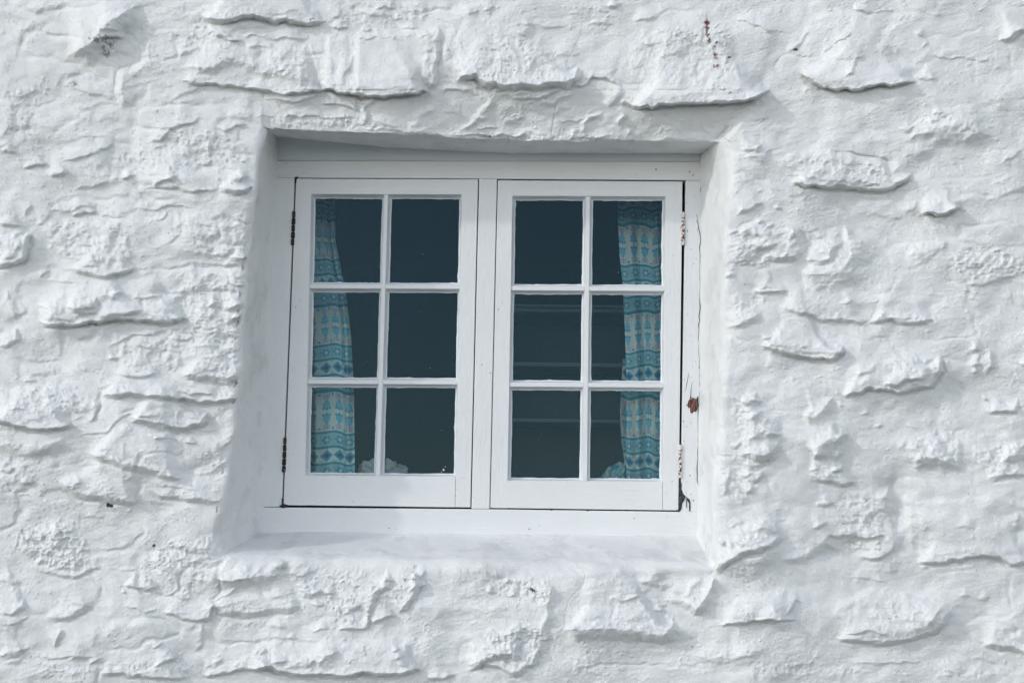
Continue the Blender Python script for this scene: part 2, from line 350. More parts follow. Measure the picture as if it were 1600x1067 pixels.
# left, lower middle
crop(0, 520, .2625)
LL(([(630,78),(720,50),(810,5)], 6, 5, 20), ([(630,168),(710,148)], 6, 5, 20), ([(680,235),(740,242),(790,252),(860,258),(960,243)], 9, 5, 25),
   ([(1070,240),(1160,242),(1250,252),(1330,268),(1400,240),(1450,180)], 14, 10, 30, .1), ([(120,285),(170,290),(230,285)], 6, 4, 16),
   ([(590,355),(700,356),(780,347),(900,377),(1000,377),(1080,387),(1180,392),(1290,392),(1450,378)], 15, 6, 40, .08), ([(1030,345),(1130,362),(1200,350),(1290,355)], 8, 4, 16),
   ([(-60,520),(0,525),(60,535),(120,547),(200,562),(300,567),(430,545)], 18, 5, 70, .08), ([(415,548),(470,480),(525,390)], 5, 10, 30),
   ([(515,540),(545,490),(575,420),(605,370)], 9, 5, 20), ([(-60,650),(60,670),(180,690),(280,670),(400,635)], 8, 20, 35), ([(90,720),(250,702),(410,668)], 5, 10, 25),
   ([(445,628),(510,602),(570,602),(620,597),(680,550),(740,490),(840,473)], 6, 3, 22), ([(770,508),(870,527),(960,547),(1060,562),(1120,562),(1170,537),(1230,470)], 16, 7, 35, .08),
   ([(740,480),(850,497),(960,500)], 6, 5, 14), ([(870,600),(930,622),(1000,628),(1070,620)], 5, 4, 14), ([(1080,648),(1180,662)], 5, 4, 14),
   ([(500,715),(560,725),(640,742),(720,770),(800,790),(900,815),(1000,842),(1090,862)], 17, 12, 70, .1), ([(510,770),(600,790),(720,830),(860,870)], 6, 20, 30),
   ([(1140,852),(1260,822),(1370,750)], 5, 10, 25), ([(880,922),(950,960),(1040,972),(1150,967),(1250,982),(1340,992)], 9, 7, 28), ([(890,900),(1000,907),(1100,922),(1210,942)], 5, 4, 16),
   ([(355,868),(390,902),(440,932),(520,952),(600,962),(700,977),(810,1005)], 13, 10, 45, .1), ([(365,870),(430,892),(490,895)], 6, 4, 14),
   ([(-20,810),(50,817),(100,803)], 7, 5, 20), ([(120,890),(210,888)], 6, 5, 18), ([(1320,695),(1350,620),(1410,555)], 6, 8, 20), ([(1090,470),(1160,500),(1200,440)], 4, 6, 18),
   ([(620,700),(650,740),(700,760)], 3, 4, 14))
rough([(640,60),(800,0),(1440,0),(1450,180),(1300,250),(650,230)], 4.0, 15, 14, 101); rough([(-40,290),(400,300),(540,380),(420,540),(-40,520)], 2.6, 11)
rough([(740,470),(1090,460),(1060,560),(800,520)], 2.6, 9, 8); rough([(870,590),(1180,610),(1190,670),(880,650)], 2.4, 8, 8)
rough([(-40,700),(200,700),(220,980),(-40,990)], 3.0, 12); rough([(1250,200),(1440,180),(1400,700),(1320,980),(1200,900)], 2.2, 12)
ridge([(765,690),(800,690),(800,725),(775,735)], 1.6, 2); ridge([(605,600),(605,720)], 1.2, 2); ridge([(735,620),(730,770)], 1.0, 3)
stone([(600,380),(1090,410),(1100,470),(770,470),(620,590),(540,560)], 4, 12)
# bottom left
crop(0, 787, .2625)
rough([(60,190),(150,130),(340,75),(430,100),(520,230),(550,350),(430,415),(230,390),(140,300),(60,270)], 6.5, 9, 12, 111)
stone([(60,190),(150,130),(340,75),(430,100),(520,230),(550,350),(430,415),(230,390),(140,300),(60,270)], 5, 20)
LL(([(210,385),(330,407),(420,417),(550,377),(650,375)], 7, 6, 25), ([(-20,590),(40,642),(80,652),(125,622),(135,550)], 8, 5, 20), ([(130,630),(70,540),(35,360)], 8, 14, 25),
   ([(250,662),(340,672),(400,662),(500,622),(600,597)], 10, 9, 40), ([(30,718),(100,697),(190,665)], 5, 4, 18), ([(-40,900),(0,890),(60,870),(190,848)], 9, 10, 35),
   ([(305,862),(335,800),(395,755)], 8, 7, 22), ([(730,485),(800,487),(860,497),(950,490)], 10, 5, 30, .12), ([(690,390),(830,397)], 3, 3, 16),
   ([(850,415),(950,470),(1000,520),(1050,552),(1170,578)], 6, 4, 20), ([(720,600),(800,607),(860,642),(930,603)], 5, 3, 18), ([(960,630),(1040,642),(1100,682),(1180,697),(1240,672),(1310,570)], 9, 4, 25, .12),
   ([(1150,880),(1190,800),(1215,710)], 6, 9, 25), ([(900,865),(970,820)], 5, 4, 14), ([(220,912),(340,902),(460,907),(570,912)], 6, 4, 20), ([(520,965),(610,928)], 5, 4, 14),
   ([(580,1020),(700,1002),(780,1017),(870,1012),(1000,1022),(1140,1020)], 11, 6, 30), ([(920,975),(980,930),(1060,903)], 8, 5, 18),
   ([(1200,1000),(1280,1012),(1370,992),(1450,962),(1540,980),(1640,955)], 11, 5, 30, .1), ([(1215,985),(1260,940),(1340,905)], 7, 9, 20), ([(490,82),(560,77),(620,80)], 4, 4, 16),
   ([(-20,480),(60,450),(150,460)], 3, 10, 30), ([(720,530),(760,525)], 5, 3, 10))
rough([(840,250),(1050,180),(1290,180),(1300,400),(1200,580),(1000,540),(850,400)], 4.2, 13, 14, 121); rough([(480,980),(740,920),(1180,930),(1180,1010),(600,1040)], 4.0, 12)
rough([(1330,980),(1480,870),(1620,830),(1620,960)], 4, 10, 8); rough([(1250,680),(1620,660),(1620,760),(1300,760)], 2.6, 9); rough([(220,900),(620,900),(560,1060),(200,1060)], 2, 10)
rough([(700,400),(900,400),(1000,540),(740,490)], 1.8, 8)
crop(400, 787, .2625)
LL(([(-310,395),(-230,442),(-150,440),(-60,437),(0,437),(60,422),(120,387),(185,352)], 15, 18, 40, .08), ([(-270,425),(-200,445),(-100,442),(0,440)], 7, 4, 20))
stone([(-260,600),(-200,560),(-60,500),(0,480),(160,480),(250,520),(300,560),(270,600),(100,635),(-60,645),(-180,635)], 9, 26)
LL(([(-270,600),(-180,622),(-60,642),(0,642),(80,627),(200,622),(280,595)], 10, 10, 30, .08), ([(-260,575),(-180,540),(-100,485)], 5, 4, 16),
   ([(160,410),(250,417),(350,393)], 6, 4, 18), ([(230,480),(290,492),(330,468)], 6, 5, 14), ([(250,512),(330,532),(390,512)], 10, 8, 20), ([(390,540),(470,535)], 8, 5, 16), ([(320,595),(400,602)], 6, 4, 16),
   ([(645,665),(680,580),(720,520),(760,490),(775,430)], 11, 9, 25, .1), ([(865,660),(900,570),(930,510),(935,420)], 12, 9, 25, .1), ([(880,517),(950,497),(1010,478)], 7, 4, 14), ([(745,455),(820,460)], 9, 4, 14),
   ([(920,440),(1020,423)], 6, 4, 14), ([(635,655),(700,660)], 7, 4, 12), ([(680,718),(730,692),(780,662),(840,665)], 10, 5, 18), ([(515,655),(560,620),(630,598)], 8, 5, 16),
   ([(480,742),(560,737),(650,742),(662,690),(672,630)], 10, 4, 20), ([(340,757),(440,745)], 5, 3, 14), ([(60,718),(190,737)], 6, 4, 18), ([(170,790),(260,802)], 5, 4, 14),
   ([(-60,970),(60,967),(140,987),(220,1002),(350,1007),(450,1007),(600,1002),(750,1002),(870,997),(990,980)], 20, 6, 50, .08), ([(150,985),(250,942),(340,920),(410,930)], 9, 9, 22), ([(360,970),(420,905),(510,885)], 12, 14, 24),
   ([(80,945),(150,937),(210,928)], 8, 5, 16), ([(800,872),(860,853)], 6, 4, 14), ([(820,922),(900,898)], 6, 4, 14), ([(830,950),(910,962)], 5, 4, 14),
   ([(975,990),(968,880),(975,780)], 3, 8, 22), ([(1250,962),(1330,932),(1370,890),(1450,878),(1530,888),(1570,935)], 15, 10, 28, .1), ([(1240,1002),(1340,942),(1420,962),(1500,992),(1570,980)], 9, 6, 18),
   ([(990,1020),(1100,1032),(1190,995)], 9, 6, 20), ([(1500,565),(1565,515)], 6, 5, 14), ([(1490,475),(1525,445)], 6, 5, 14), ([(1360,520),(1430,520)], 6, 4, 14), ([(1330,407),(1410,393)], 4, 3, 12),
   ([(1500,745),(1600,735)], 6, 5, 14), ([(-20,870),(40,880),(70,850)], 7, 6, 16), ([(1270,420),(1420,412),(1500,430)], 4, 4, 14), ([(430,885),(480,830),(560,790)], 4, 12, 20))
rough([(170,400),(660,400),(650,745),(480,745),(300,560)], 3.6, 12, 12, 131); rough([(1370,740),(1620,700),(1760,760),(1750,920),(1600,1010),(1300,980)], 6.5, 10, 10, 141)
rough([(1250,430),(1650,430),(1860,470),(1780,640),(1600,610)], 3.2, 10, 12); rough([(0,880),(420,870),(500,980),(0,980)], 3.2, 13); rough([(660,420),(940,420),(860,680),(660,660)], 2.4, 12)
rough([(980,1000),(1240,980),(1500,1060),(1000,1067)], 3.5, 11); rough([(150,380),(1500,380),(1500,440),(150,440)], 1.2, 7, 6)
stone([(970,790),(1060,755),(1350,755),(1420,830),(1380,890),(1270,960),(980,990)], 4, 10)
# bottom, right of the middle
crop(800, 787, .2625)
LL(([(150,930),(160,760),(190,690),(210,580),(250,470)], 9, 12, 30, .1), ([(-80,1005),(20,1002),(60,962),(130,932),(165,850)], 11, 7, 22),
   ([(310,745),(390,747),(500,747),(620,747),(750,742),(850,757),(910,762),(945,722),(960,670)], 22, 22, 50, .07), ([(330,760),(450,790),(600,800),(780,790)], 6, 30, 30),
   ([(570,577),(700,572),(800,543)], 6, 4, 22), ([(820,637),(910,630)], 8, 5, 14), ([(760,445),(830,472),(900,492),(960,478)], 7, 6, 22), ([(870,570),(950,562),(1030,572),(1100,622),(1190,612)], 9, 12, 25),
   ([(1075,660),(1150,560),(1220,440)], 13, 14, 35, .1), ([(1215,410),(1250,352),(1330,302),(1450,262),(1550,232),(1620,185)], 17, 8, 40, .08), ([(1190,430),(1300,372),(1450,302),(1620,245)], 10, 40, 45),
   ([(1420,162),(1510,130),(1570,160),(1620,190)], 12, 16, 22), ([(1310,165),(1330,120),(1400,95)], 5, 5, 14), ([(1230,250),(1270,210)], 7, 6, 16), ([(1330,200),(1380,240),(1440,190)], 6, 6, 14),
   ([(1230,722),(1340,717),(1430,692),(1500,687),(1640,680)], 13, 4, 40, .12), ([(1040,900),(1180,922),(1300,912),(1400,892),(1520,845)], 8, 24, 35), ([(1300,922),(1450,898)], 4, 4, 16),
   ([(340,745),(400,742)], 5, 3, 10), ([(460,880),(640,870),(820,850)], 4, 20, 25), ([(1480,800),(1560,770)], 2, 8, 20))
ridge([(1035,560),(1060,490),(1140,445)], 4, 5); ridge([(900,520),(980,490),(1080,480)], 3, 6)
rough([(1220,350),(1330,120),(1420,100),(1620,130),(1620,190),(1440,270)], 4.0, 12, 10, 151); rough([(820,560),(930,560),(930,650),(830,640)], 3, 9, 8)
rough([(350,880),(560,860),(560,1060),(300,1060)], 1.6, 8); rough([(0,430),(260,420),(220,620),(0,620)], 3, 9, 10)
stone([(330,610),(780,570),(900,640),(920,755),(380,745)], 4, 14)
# bottom right
crop(1180, 787, .2625)
LL(([(340,155),(400,122),(450,95)], 7, 6, 18), ([(150,345),(260,312),(340,270),(420,238),(530,265)], 10, 14, 30), ([(380,245),(460,190),(520,180),(600,182),(680,197),(780,192),(830,175)], 7, 5, 20),
   ([(610,300),(680,322),(760,302),(830,240)], 9, 6, 22), ([(905,-60),(915,60),(925,150),(937,290)], 5, 14, 40), ([(840,290),(805,150),(775,0),(800,-110)], 14, 34, 40, .15),
   ([(960,345),(1050,342),(1130,330),(1240,330),(1320,308),(1400,303),(1470,320),(1530,347),(1660,320)], 13, 7, 50, .08), ([(1545,160),(1570,50)], 5, 6, 14),
   ([(540,445),(600,437),(680,442),(810,462)], 5, 5, 25), ([(-20,692),(90,692),(170,682),(250,678)], 11, 4, 30), ([(165,665),(200,610),(240,560),(280,572)], 7, 5, 20),
   ([(1345,842),(1420,832),(1500,842),(1560,862),(1650,900)], 13, 8, 40, .12), ([(1290,915),(1450,937)], 4, 4, 18), ([(550,940),(700,942),(860,942),(1010,935)], 5, 4, 22),
   ([(980,385),(1050,378)], 4, 3, 12), ([(1200,535),(1280,532)], 4, 4, 16), ([(1310,555),(1400,548)], 4, 4, 16), ([(1180,135),(1240,128),(1330,140)], 3, 3, 16), ([(760,395),(880,390)], 2.5, 3, 14))
blob(850, 40, 17, 55, -9); blob(800, -60, 22, 40, -6)
stone([(450,640),(500,570),(700,490),(900,520),(1150,580),(1170,640),(1100,720),(1000,770),(820,808),(560,790)], 7, 14)
LL(([(470,795),(560,802),(650,812),(760,807),(880,802),(980,767),(1060,742),(1120,692),(1180,615)], 12, 8, 40, .1), ([(470,765),(600,772),(680,747),(760,767),(840,742)], 5, 3, 14),
   ([(1000,745),(1060,690),(1110,600)], 7, 5, 18), ([(930,690),(960,675)], 4, 4, 10))
rough([(480,60),(720,0),(800,160),(830,200),(740,310),(520,260)], 5.0, 10, 12, 161); rough([(500,560),(900,560),(1100,620),(1000,740),(560,770)], 1.8, 12); rough([(-20,930),(360,930),(380,1067),(-20,1067)], 3.2, 11)
rough([(1060,1000),(1400,930),(1620,980),(1620,1067),(1060,1067)], 3.0, 10); rough([(1340,720),(1620,680),(1620,860),(1420,830)], 2.6, 11); rough([(390,960),(660,930),(640,1060),(400,1060)], 2.2, 9)
stone([(945,-40),(1500,-60),(1640,0),(1640,300),(970,330)], 4, 10)
# right, upper middle
crop(1120, 260, .3)
LL(([(390,72),(480,97),(560,92),(640,97),(740,117),(840,112),(920,102),(970,72),(1020,20)], 17, 6, 40, .07), ([(95,250),(130,220),(200,187),(250,178)], 8, 6, 16), ([(295,205),(335,217)], 6, 5, 12),
   ([(1060,240),(1110,232),(1180,238),(1270,222)], 20, 5, 13, .06), ([(960,232),(1020,212),(1060,175)], 5, 6, 20), ([(140,405),(220,422),(280,412),(350,378)], 8, 10, 22), ([(250,482),(330,472),(400,457),(450,450)], 11, 9, 22),
   ([(455,477),(520,492),(570,482),(600,430),(670,380)], 10, 8, 22, .1), ([(430,545),(560,565),(650,532),(705,470),(695,380),(680,310)], 15, 45, 40, .12), ([(175,355),(215,355)], 6, 4, 12), ([(365,352),(415,345)], 9, 5, 16),
   ([(195,305),(245,278)], 7, 5, 14), ([(255,325),(295,288)], 6, 5, 14), ([(75,355),(105,315)], 6, 5, 12), ([(55,590),(95,545)], 8, 6, 12), ([(120,352),(160,335)], 6, 4, 10),
   ([(185,655),(260,652),(300,657),(380,650)], 9, 5, 18), ([(195,640),(270,632),(340,635)], 4, 3, 10), ([(50,835),(120,812),(180,792),(250,757)], 10, 12, 25), ([(320,745),(420,747),(500,762),(560,787),(640,787),(700,797),(790,800)], 10, 6, 30, .12),
   ([(795,807),(860,807),(920,787),(980,812),(1060,807),(1130,800)], 11, 6, 26, .1), ([(910,780),(980,792),(1050,778)], 5, 4, 12), ([(630,700),(710,702)], 5, 5, 20), ([(980,475),(1080,442),(1220,395)], 9, 30, 40),
   ([(1280,607),(1400,602),(1500,572),(1570,570)], 6, 6, 20), ([(1400,195),(1480,152),(1640,80)], 7, 28, 40), ([(240,905),(285,878)], 7, 6, 14), ([(440,920),(490,925)], 5, 4, 12), ([(780,235),(880,250),(980,262)], 4, 8, 20),
   ([(1290,640),(1330,640)], 5, 4, 10), ([(1290,745),(1320,748)], 4, 6, 12), ([(440,325),(480,335),(540,315)], 4, 4, 12), ([(1230,385),(1320,380),(1420,405)], 3, 4, 14))
ridge([(415,315),(450,380),(468,470)], -5, 4); blob(1200, 190, 30, 14, 5)
rough([(60,300),(440,310),(460,480),(280,540),(60,560)], 3.6, 11, 8, 171); rough([(460,320),(680,320),(660,480),(480,480)], 2.0, 12); rough([(1200,430),(1300,390),(1500,410),(1640,480),(1640,580),(1300,610),(1180,540)], 4.5, 10, 14, 181)
rough([(780,760),(1160,760),(1160,830),(790,830)], 2.8, 9, 6); rough([(400,60),(940,60),(940,110),(400,110)], 2.5, 8, 6); rough([(60,650),(370,640),(240,780),(60,840)], 2.4, 8)
# right, lower middle
crop(1120, 520, .3)
LL(([(230,80),(300,92),(380,97),(450,117),(520,132),(590,132),(640,102),(648,55)], 17, 5, 40, .05), ([(425,72),(465,53)], 6, 4, 12), ([(235,45),(265,15)], 6, 5, 12), ([(470,60),(540,85),(620,75)], 2, 3, 12))
stone([(740,250),(770,170),(880,130),(940,90),(1140,110),(1160,190),(1110,260),(960,300),(880,285),(730,295)], 8, 16)
LL(([(660,317),(740,302),(810,277),(880,292),(950,302),(1020,287),(1100,267),(1165,200),(1155,110)], 15, 6, 35, .07), ([(860,265),(920,272),(970,242),(1040,227),(1120,213)], 11, 6, 22, .1), ([(730,235),(780,187),(870,155)], 8, 10, 18),
   ([(1000,280),(1060,245),(1110,240)], 5, 5, 12), ([(1300,102),(1340,90),(1380,100)], 7, 5, 14), ([(1315,167),(1385,165)], 8, 5, 14), ([(1325,212),(1375,198)], 6, 5, 14), ([(1405,225),(1432,160),(1420,90)], 9, 7, 18),
   ([(1395,417),(1470,402),(1540,402),(1562,340)], 10, 7, 22), ([(1375,352),(1415,343)], 7, 5, 14), ([(1560,162),(1640,167)], 7, 5, 18), ([(430,432),(500,432),(540,392),(600,330)], 12, 18, 30, .12),
   ([(110,352),(170,352),(250,343)], 8, 6, 16), ([(100,402),(160,392),(220,395)], 5, 4, 14), ([(170,455),(200,425),(250,405)], 12, 14, 18), ([(160,580),(210,520),(250,508),(340,540)], 13, 22, 24), ([(120,642),(170,627),(230,642),(280,612),(330,585)], 12, 10, 22),
   ([(120,672),(200,682),(260,652),(345,600)], 10, 10, 25), ([(110,742),(160,732),(200,757),(255,712)], 9, 9, 20), ([(150,845),(200,790)], 6, 6, 16), ([(95,615),(115,560)], 7, 5, 12), ([(25,860),(50,790),(80,720)], 6, 6, 14),
   ([(500,665),(540,590),(580,550),(670,525)], 17, 30, 26, .1), ([(480,770),(520,762),(580,772),(640,782),(730,780)], 10, 6, 20), ([(580,722),(650,712),(672,680)], 8, 5, 16), ([(610,665),(668,610)], 8, 8, 14), ([(470,720),(510,700),(550,705)], 6, 6, 12),
   ([(1000,697),(1060,662),(1120,652),(1200,662),(1260,635)], 12, 24, 30), ([(1010,712),(1090,687)], 8, 8, 16), ([(1245,740),(1255,640),(1255,530)], 9, 12, 28), ([(1390,757),(1460,747),(1540,732),(1640,735)], 11, 7, 25), ([(1470,670),(1550,622),(1640,560)], 12, 22, 30),
   ([(800,490),(860,490)], 4, 4, 12), ([(510,882),(600,892)], 7, 6, 16), ([(740,417),(790,420)], 4, 3, 12), ([(620,375),(680,372)], 4, 5, 14), ([(960,490),(1070,490)], 2.5, 3, 12), ([(380,240),(420,220)], 2, 6, 14))
stone([(570,500),(650,490),(665,530),(580,555)], 5, 8)
rough([(880,130),(1140,110),(1160,200),(1000,240),(850,260)], 3.2, 10, 8, 191); rough([(880,560),(1140,480),(1260,500),(1250,700),(1100,740),(1000,690)], 5.0, 13, 16, 201)
rough([(1320,580),(1640,540),(1640,740),(1420,765),(1330,680)], 4.4, 13, 14, 211); rough([(500,830),(860,810),(870,940),(520,940)], 4.0, 11); rough([(1300,70),(1440,80),(1430,250),(1310,240)], 3, 11); rough([(1370,330),(1570,330),(1560,430),(1390,430)], 3.4, 11)
rough([(60,320),(250,300),(320,580),(330,640),(120,700),(70,500)], 3.2, 10, 10, 221); rough([(470,680),(690,660),(680,790),(470,790)], 3, 9, 6); rough([(40,690),(240,690),(200,900),(20,900)], 3.0, 10); rough([(420,340),(560,340),(520,440),(430,430)], 2.4, 10)
# the flat faces of the larger stones
def faces(c, *st):
    crop(*c)
    for p_, a_, w_ in st: stone(p_, a_, w_)
faces((400, 0, .2625), ([(560,200),(800,160),(1080,170),(1060,340),(1040,500),(1000,540),(770,568),(560,545)], 9, 14), ([(400,220),(540,190),(555,320),(540,540),(430,520),(385,540)], 7, 12), ([(-80,240),(320,240),(370,440),(380,520),(280,520),(200,430),(60,420),(-40,430)], 7, 18))
faces((0, 260, .2625), ([(290,290),(700,290),(990,270),(1180,270),(1300,560),(830,575),(700,620),(500,615),(400,560),(260,500),(230,400)], 8, 18), ([(-40,390),(150,380),(155,480),(100,560),(-40,575)], 8, 12),
      ([(480,40),(900,0),(1480,0),(1480,110),(1300,120),(900,130),(600,120)], 6, 14), ([(230,800),(500,780),(640,760),(800,800),(1060,780),(1100,880),(800,905),(500,920),(220,920)], 8, 12), ([(1060,640),(1480,600),(1480,1060),(1100,1060)], 6, 20))
faces((0, 520, .2625), ([(-40,320),(400,300),(520,400),(420,540),(200,555),(-40,525)], 9, 20), ([(620,620),(740,520),(860,540),(1100,580),(1350,600),(1350,760),(1080,850),(720,760),(540,720)], 9, 18), ([(650,60),(900,10),(1440,10),(1440,200),(1300,250),(700,230)], 8, 18))
faces((0, 787, .2625), ([(420,720),(760,620),(1200,690),(1190,860),(740,920),(400,900)], 6, 28), ([(840,250),(1050,190),(1290,190),(1290,500),(1180,570),(960,480)], 6, 18))
faces((400, 787, .2625), ([(400,790),(950,780),(970,980),(200,1000),(260,900)], 8, 20), ([(930,520),(1500,560),(1480,720),(880,700)], 6, 28))
faces((800, 787, .2625), ([(1250,560),(1640,480),(1640,690),(1260,715)], 7, 14),)
faces((1120, 260, .3), ([(340,640),(1130,640),(1120,790),(700,785),(380,740)], 6, 22), ([(70,310),(430,320),(455,470),(270,470),(70,560)], 7, 16), ([(470,330),(670,320),(660,400),(590,480),(480,480)], 8, 14))
faces((1120, 520, .3), ([(245,40),(640,55),(640,110),(590,130),(250,85)], 7, 7), ([(490,560),(660,500),(680,770),(480,770)], 7, 12), ([(120,400),(330,420),(350,600),(200,680),(110,640)], 8, 14), ([(900,560),(1250,500),(1250,720),(1000,700)], 7, 18), ([(1320,580),(1640,540),(1640,740),(1400,760)], 8, 16))
#--ENDTRACE--

# leaning band over the opening (the plastered lintel leans in towards its lower edge)
yt = np.interp(GX, [400, 500, 600, 720, 820, 900, 980, 1180], [150, 146, 144, 146, 148, 140, 152, 158])
yb = np.interp(GX, [400, 420, 800, 1128, 1180], [200, 202, 218, 222, 222])
xr = np.interp(GY, [140, 155, 222, 230], [1195, 1183, 1128, 1122])
band = np.clip((GY-yt)/(yb-yt), 0, 1.25)*sst(405, 425, GX)*(1-sst(-14, 10, GX-xr))*(GY < 300)
band *= np.where(GY > 222, np.clip(1-(GY-222)/60, 0, 1), 1)
H -= band*np.interp(GX, [420, 640, 760, 1000], [8, 16, 26, 30]).astype(np.float32)
# the wall's own unevenness: slow swells, trowel and brush strokes, grit under the paint
cre = np.abs(vn(PX, PY*1.7, 62, 371)+.35*vn(PX, PY*1.5, 27, 372)); smo = np.interp(GX, [420, 520, 1080, 1190], [1., .75, .6, .5]); smo = np.where((GY > 140) & (GY < 225) & (GX > 410) & (GX < 1190), .25, smo)
H += 3.0*smo*sst(0, .38, cre)*(.5+.5*sst(-.3, .5, vn(GX, GY, 190, 373)))
H += 9.0*vn(GX, GY, 170, 301) + 4.6*fbm(GX, GY*1.3, 66, 305, 3, .45)
ang = 0.5*vn(GX, GY, 220, 311) - .12*(GX-800)/800
xs = GX*np.cos(.2) - GY*np.sin(.2); ys = GX*np.sin(.25)+GY*np.cos(.25) + 10*vn(GX, GY, 90, 312)
smooth = 1-RGH
H += smooth*(0.22*vn(xs*.2, ys, 7, 321)+0.26*vn(xs*.2, ys, 3.0, 322)) * (0.5+0.5*sst(-.4, .5, vn(GX, GY, 120, 323)))
H += 0.9*vn(GX, GY, 17, 331)*(.4+RGH) + 0.45*vn(GX, GY, 7.5, 332)*(.3+1.2*RGH) + .32*vn(GX, GY, 4.4, 333)*(.3+1.6*RGH)
cr_ = (1-2*np.abs(vn(GX, GY, 8.5, 361)))*.7+vn(GX, GY, 5, 362)*.6+.4*vn(GX, GY, 2.8, 363)
H += EDG*1.1*cr_
g = vn(GX, GY, 4.2, 341)+.6*vn(GX, GY, 2.6, 342)
H += np.clip(g-.55, 0, 1)*2.8*(.3+.7*sst(-.3, .4, vn(GX, GY, 45, 343)))*(.7+.5*RGH)
H += 0.2*vn(GX, GY, 2.6, 351)

# stains, paint wear and the painted shade of holes (multiplies the paint colour)
DC = np.ones((WY, WX, 3), np.float32)
DC *= (1 - .03*sst(.0, .9, fbm(GX, GY, 70, 401, 3)))[..., None]
def spots(x, y, rx, ry, col, thr, seed, cell=4, st=1.0):
    s_ = win(np.array([[x, y]]), 1.6*max(rx, ry)); X, Y = GX[s_], GY[s_]
    fall = np.exp(-((X-x)/rx)**2-((Y-y)/ry)**2)
    m = sst(0, .16, vn(X, Y, cell, seed)*.6+vn(X, Y, cell*.5, seed+1)*.4 + fall*1.2 - thr)*np.clip(fall*3, 0, 1)*st
    DC[s_] = DC[s_]*(1-m[..., None]) + np.array(col, np.float32)*m[..., None]
RUST = (.19, .055, .035)
spots(1105, 39, 4, 14, RUST, .72, 411, 4); spots(1108, 60, 6, 10, RUST, .85, 412, 3.4)
spots(1119, 88, 6, 12, RUST, .88, 413, 3.4); spots(1120, 105, 6, 12, RUST, 1.05, 414, 3.4); spots(1141, 146, 5, 4, (.1,.06,.05), .9, 415, 3.5)
spots(1137, 90, 7, 3, RUST, 1.03, 416, 3.2); spots(1122, 70, 9, 8, RUST, 1.1, 417, 3.2); spots(1130, 138, 16, 5, RUST, 1.2, 418, 3)
spots(645, 892, 3, 10, (.3,.2,.14), 1.05, 419, 3); spots(643, 905, 16, 4, (.25,.27,.27), 1.1, 420, 4)
spots(167, 72, 17, 20, (.22,.25,.26), .95, 421, 5, .75); spots(150, 62, 12, 8, (.2,.23,.24), .9, 422, 4, .7); spots(118, 132, 22, 8, (.3,.33,.33), 1.15, 423, 4, .8)
spots(766, 217, 12, 4, (.02,.025,.03), .45, 424, 5); spots(488, 31, 5, 4, (.1,.12,.12), .7, 425, 4); spots(172, 789, 6, 3.2, (.03,.03,.03), .55, 426, 6); spots(241, 851, 3, 2.5, (.03,.03,.03), .5, 427, 5)  # hole in the lintel edge and a pit: inner dark painted as colour
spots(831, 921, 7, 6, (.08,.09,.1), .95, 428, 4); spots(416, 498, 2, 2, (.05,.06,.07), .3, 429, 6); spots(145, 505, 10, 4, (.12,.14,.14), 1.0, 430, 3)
spots(1080, 800, 20, 60, (.6,.6,.55), 1.2, 431, 8, .4); spots(1255, 119, 6, 4, (.45,.4,.3), .9, 432, 4, .5)
spots(1243, 78, 4, 2.4, (.06,.07,.09), .5, 433, 4)
for i in range(150):                            # fly specks and pinholes in the paint
    x, y = rng.uniform(0, 1600), rng.uniform(0, 1067)
    xi, yi = int(x)+MG, int(y)+MG; r = rng.choice((1, 1, 1, 2)); v = rng.uniform(.25, .6)
    DC[yi:yi+r, xi:xi+r] *= v
def crack(pts, wd=1.1, depth=2.5, dark=.45):
    p = T(pts); s_ = win(p, 8); X, Y = GX[s_]+.5*wx[s_], GY[s_]+.5*wy[s_]; d, _, al = pline(X, Y, p)
    m = np.exp(-(d/wd)**2)*np.clip(1.1+.8*vn(X, Y, 20, 440), .2, 1)
    H[s_] -= depth*m; DC[s_] *= (1-(1-dark)*m)[..., None]
crop(800, 787, .2625); crack([(455,240),(450,370),(420,490),(350,570),(320,640),(315,720),(275,790),(240,920),(210,1080)], .8, .6, .8)
crop(800, 0, .2625); crack([(432,20),(425,150),(400,240),(350,330),(325,385)], .8, .5, .85); crack([(258,640),(245,720),(230,805)], .9, 1.0, .6)
crop(1180, 0, .2625); crack([(480,905),(560,907),(620,920),(700,930),(790,962)], 1.2, 2.5, .7)
crop(400, 0, .2625); crack([(100,770),(200,770),(400,782)], 1.0, 2, .7)

def samp(A, px, py):
    """bilinear sample; beyond the traced part the relief mirrors"""
    def refl(v, n):
        v = v+MG; per = 2*(n-2); v = np.abs(np.mod(v, per)); return np.where(v > n-2, per-v, v)
    x = refl(px, WX); y = refl(py, WY)
    ix = np.clip(x.astype(int), 0, WX-2); iy = np.clip(y.astype(int), 0, WY-2); fx = x-ix; fy = y-iy
    if A.ndim == 3: fx = fx[..., None]; fy = fy[..., None]
    return (A[iy, ix]*(1-fx)*(1-fy)+A[iy, ix+1]*fx*(1-fy)+A[iy+1, ix]*(1-fx)*fy+A[iy+1, ix+1]*fx*fy)

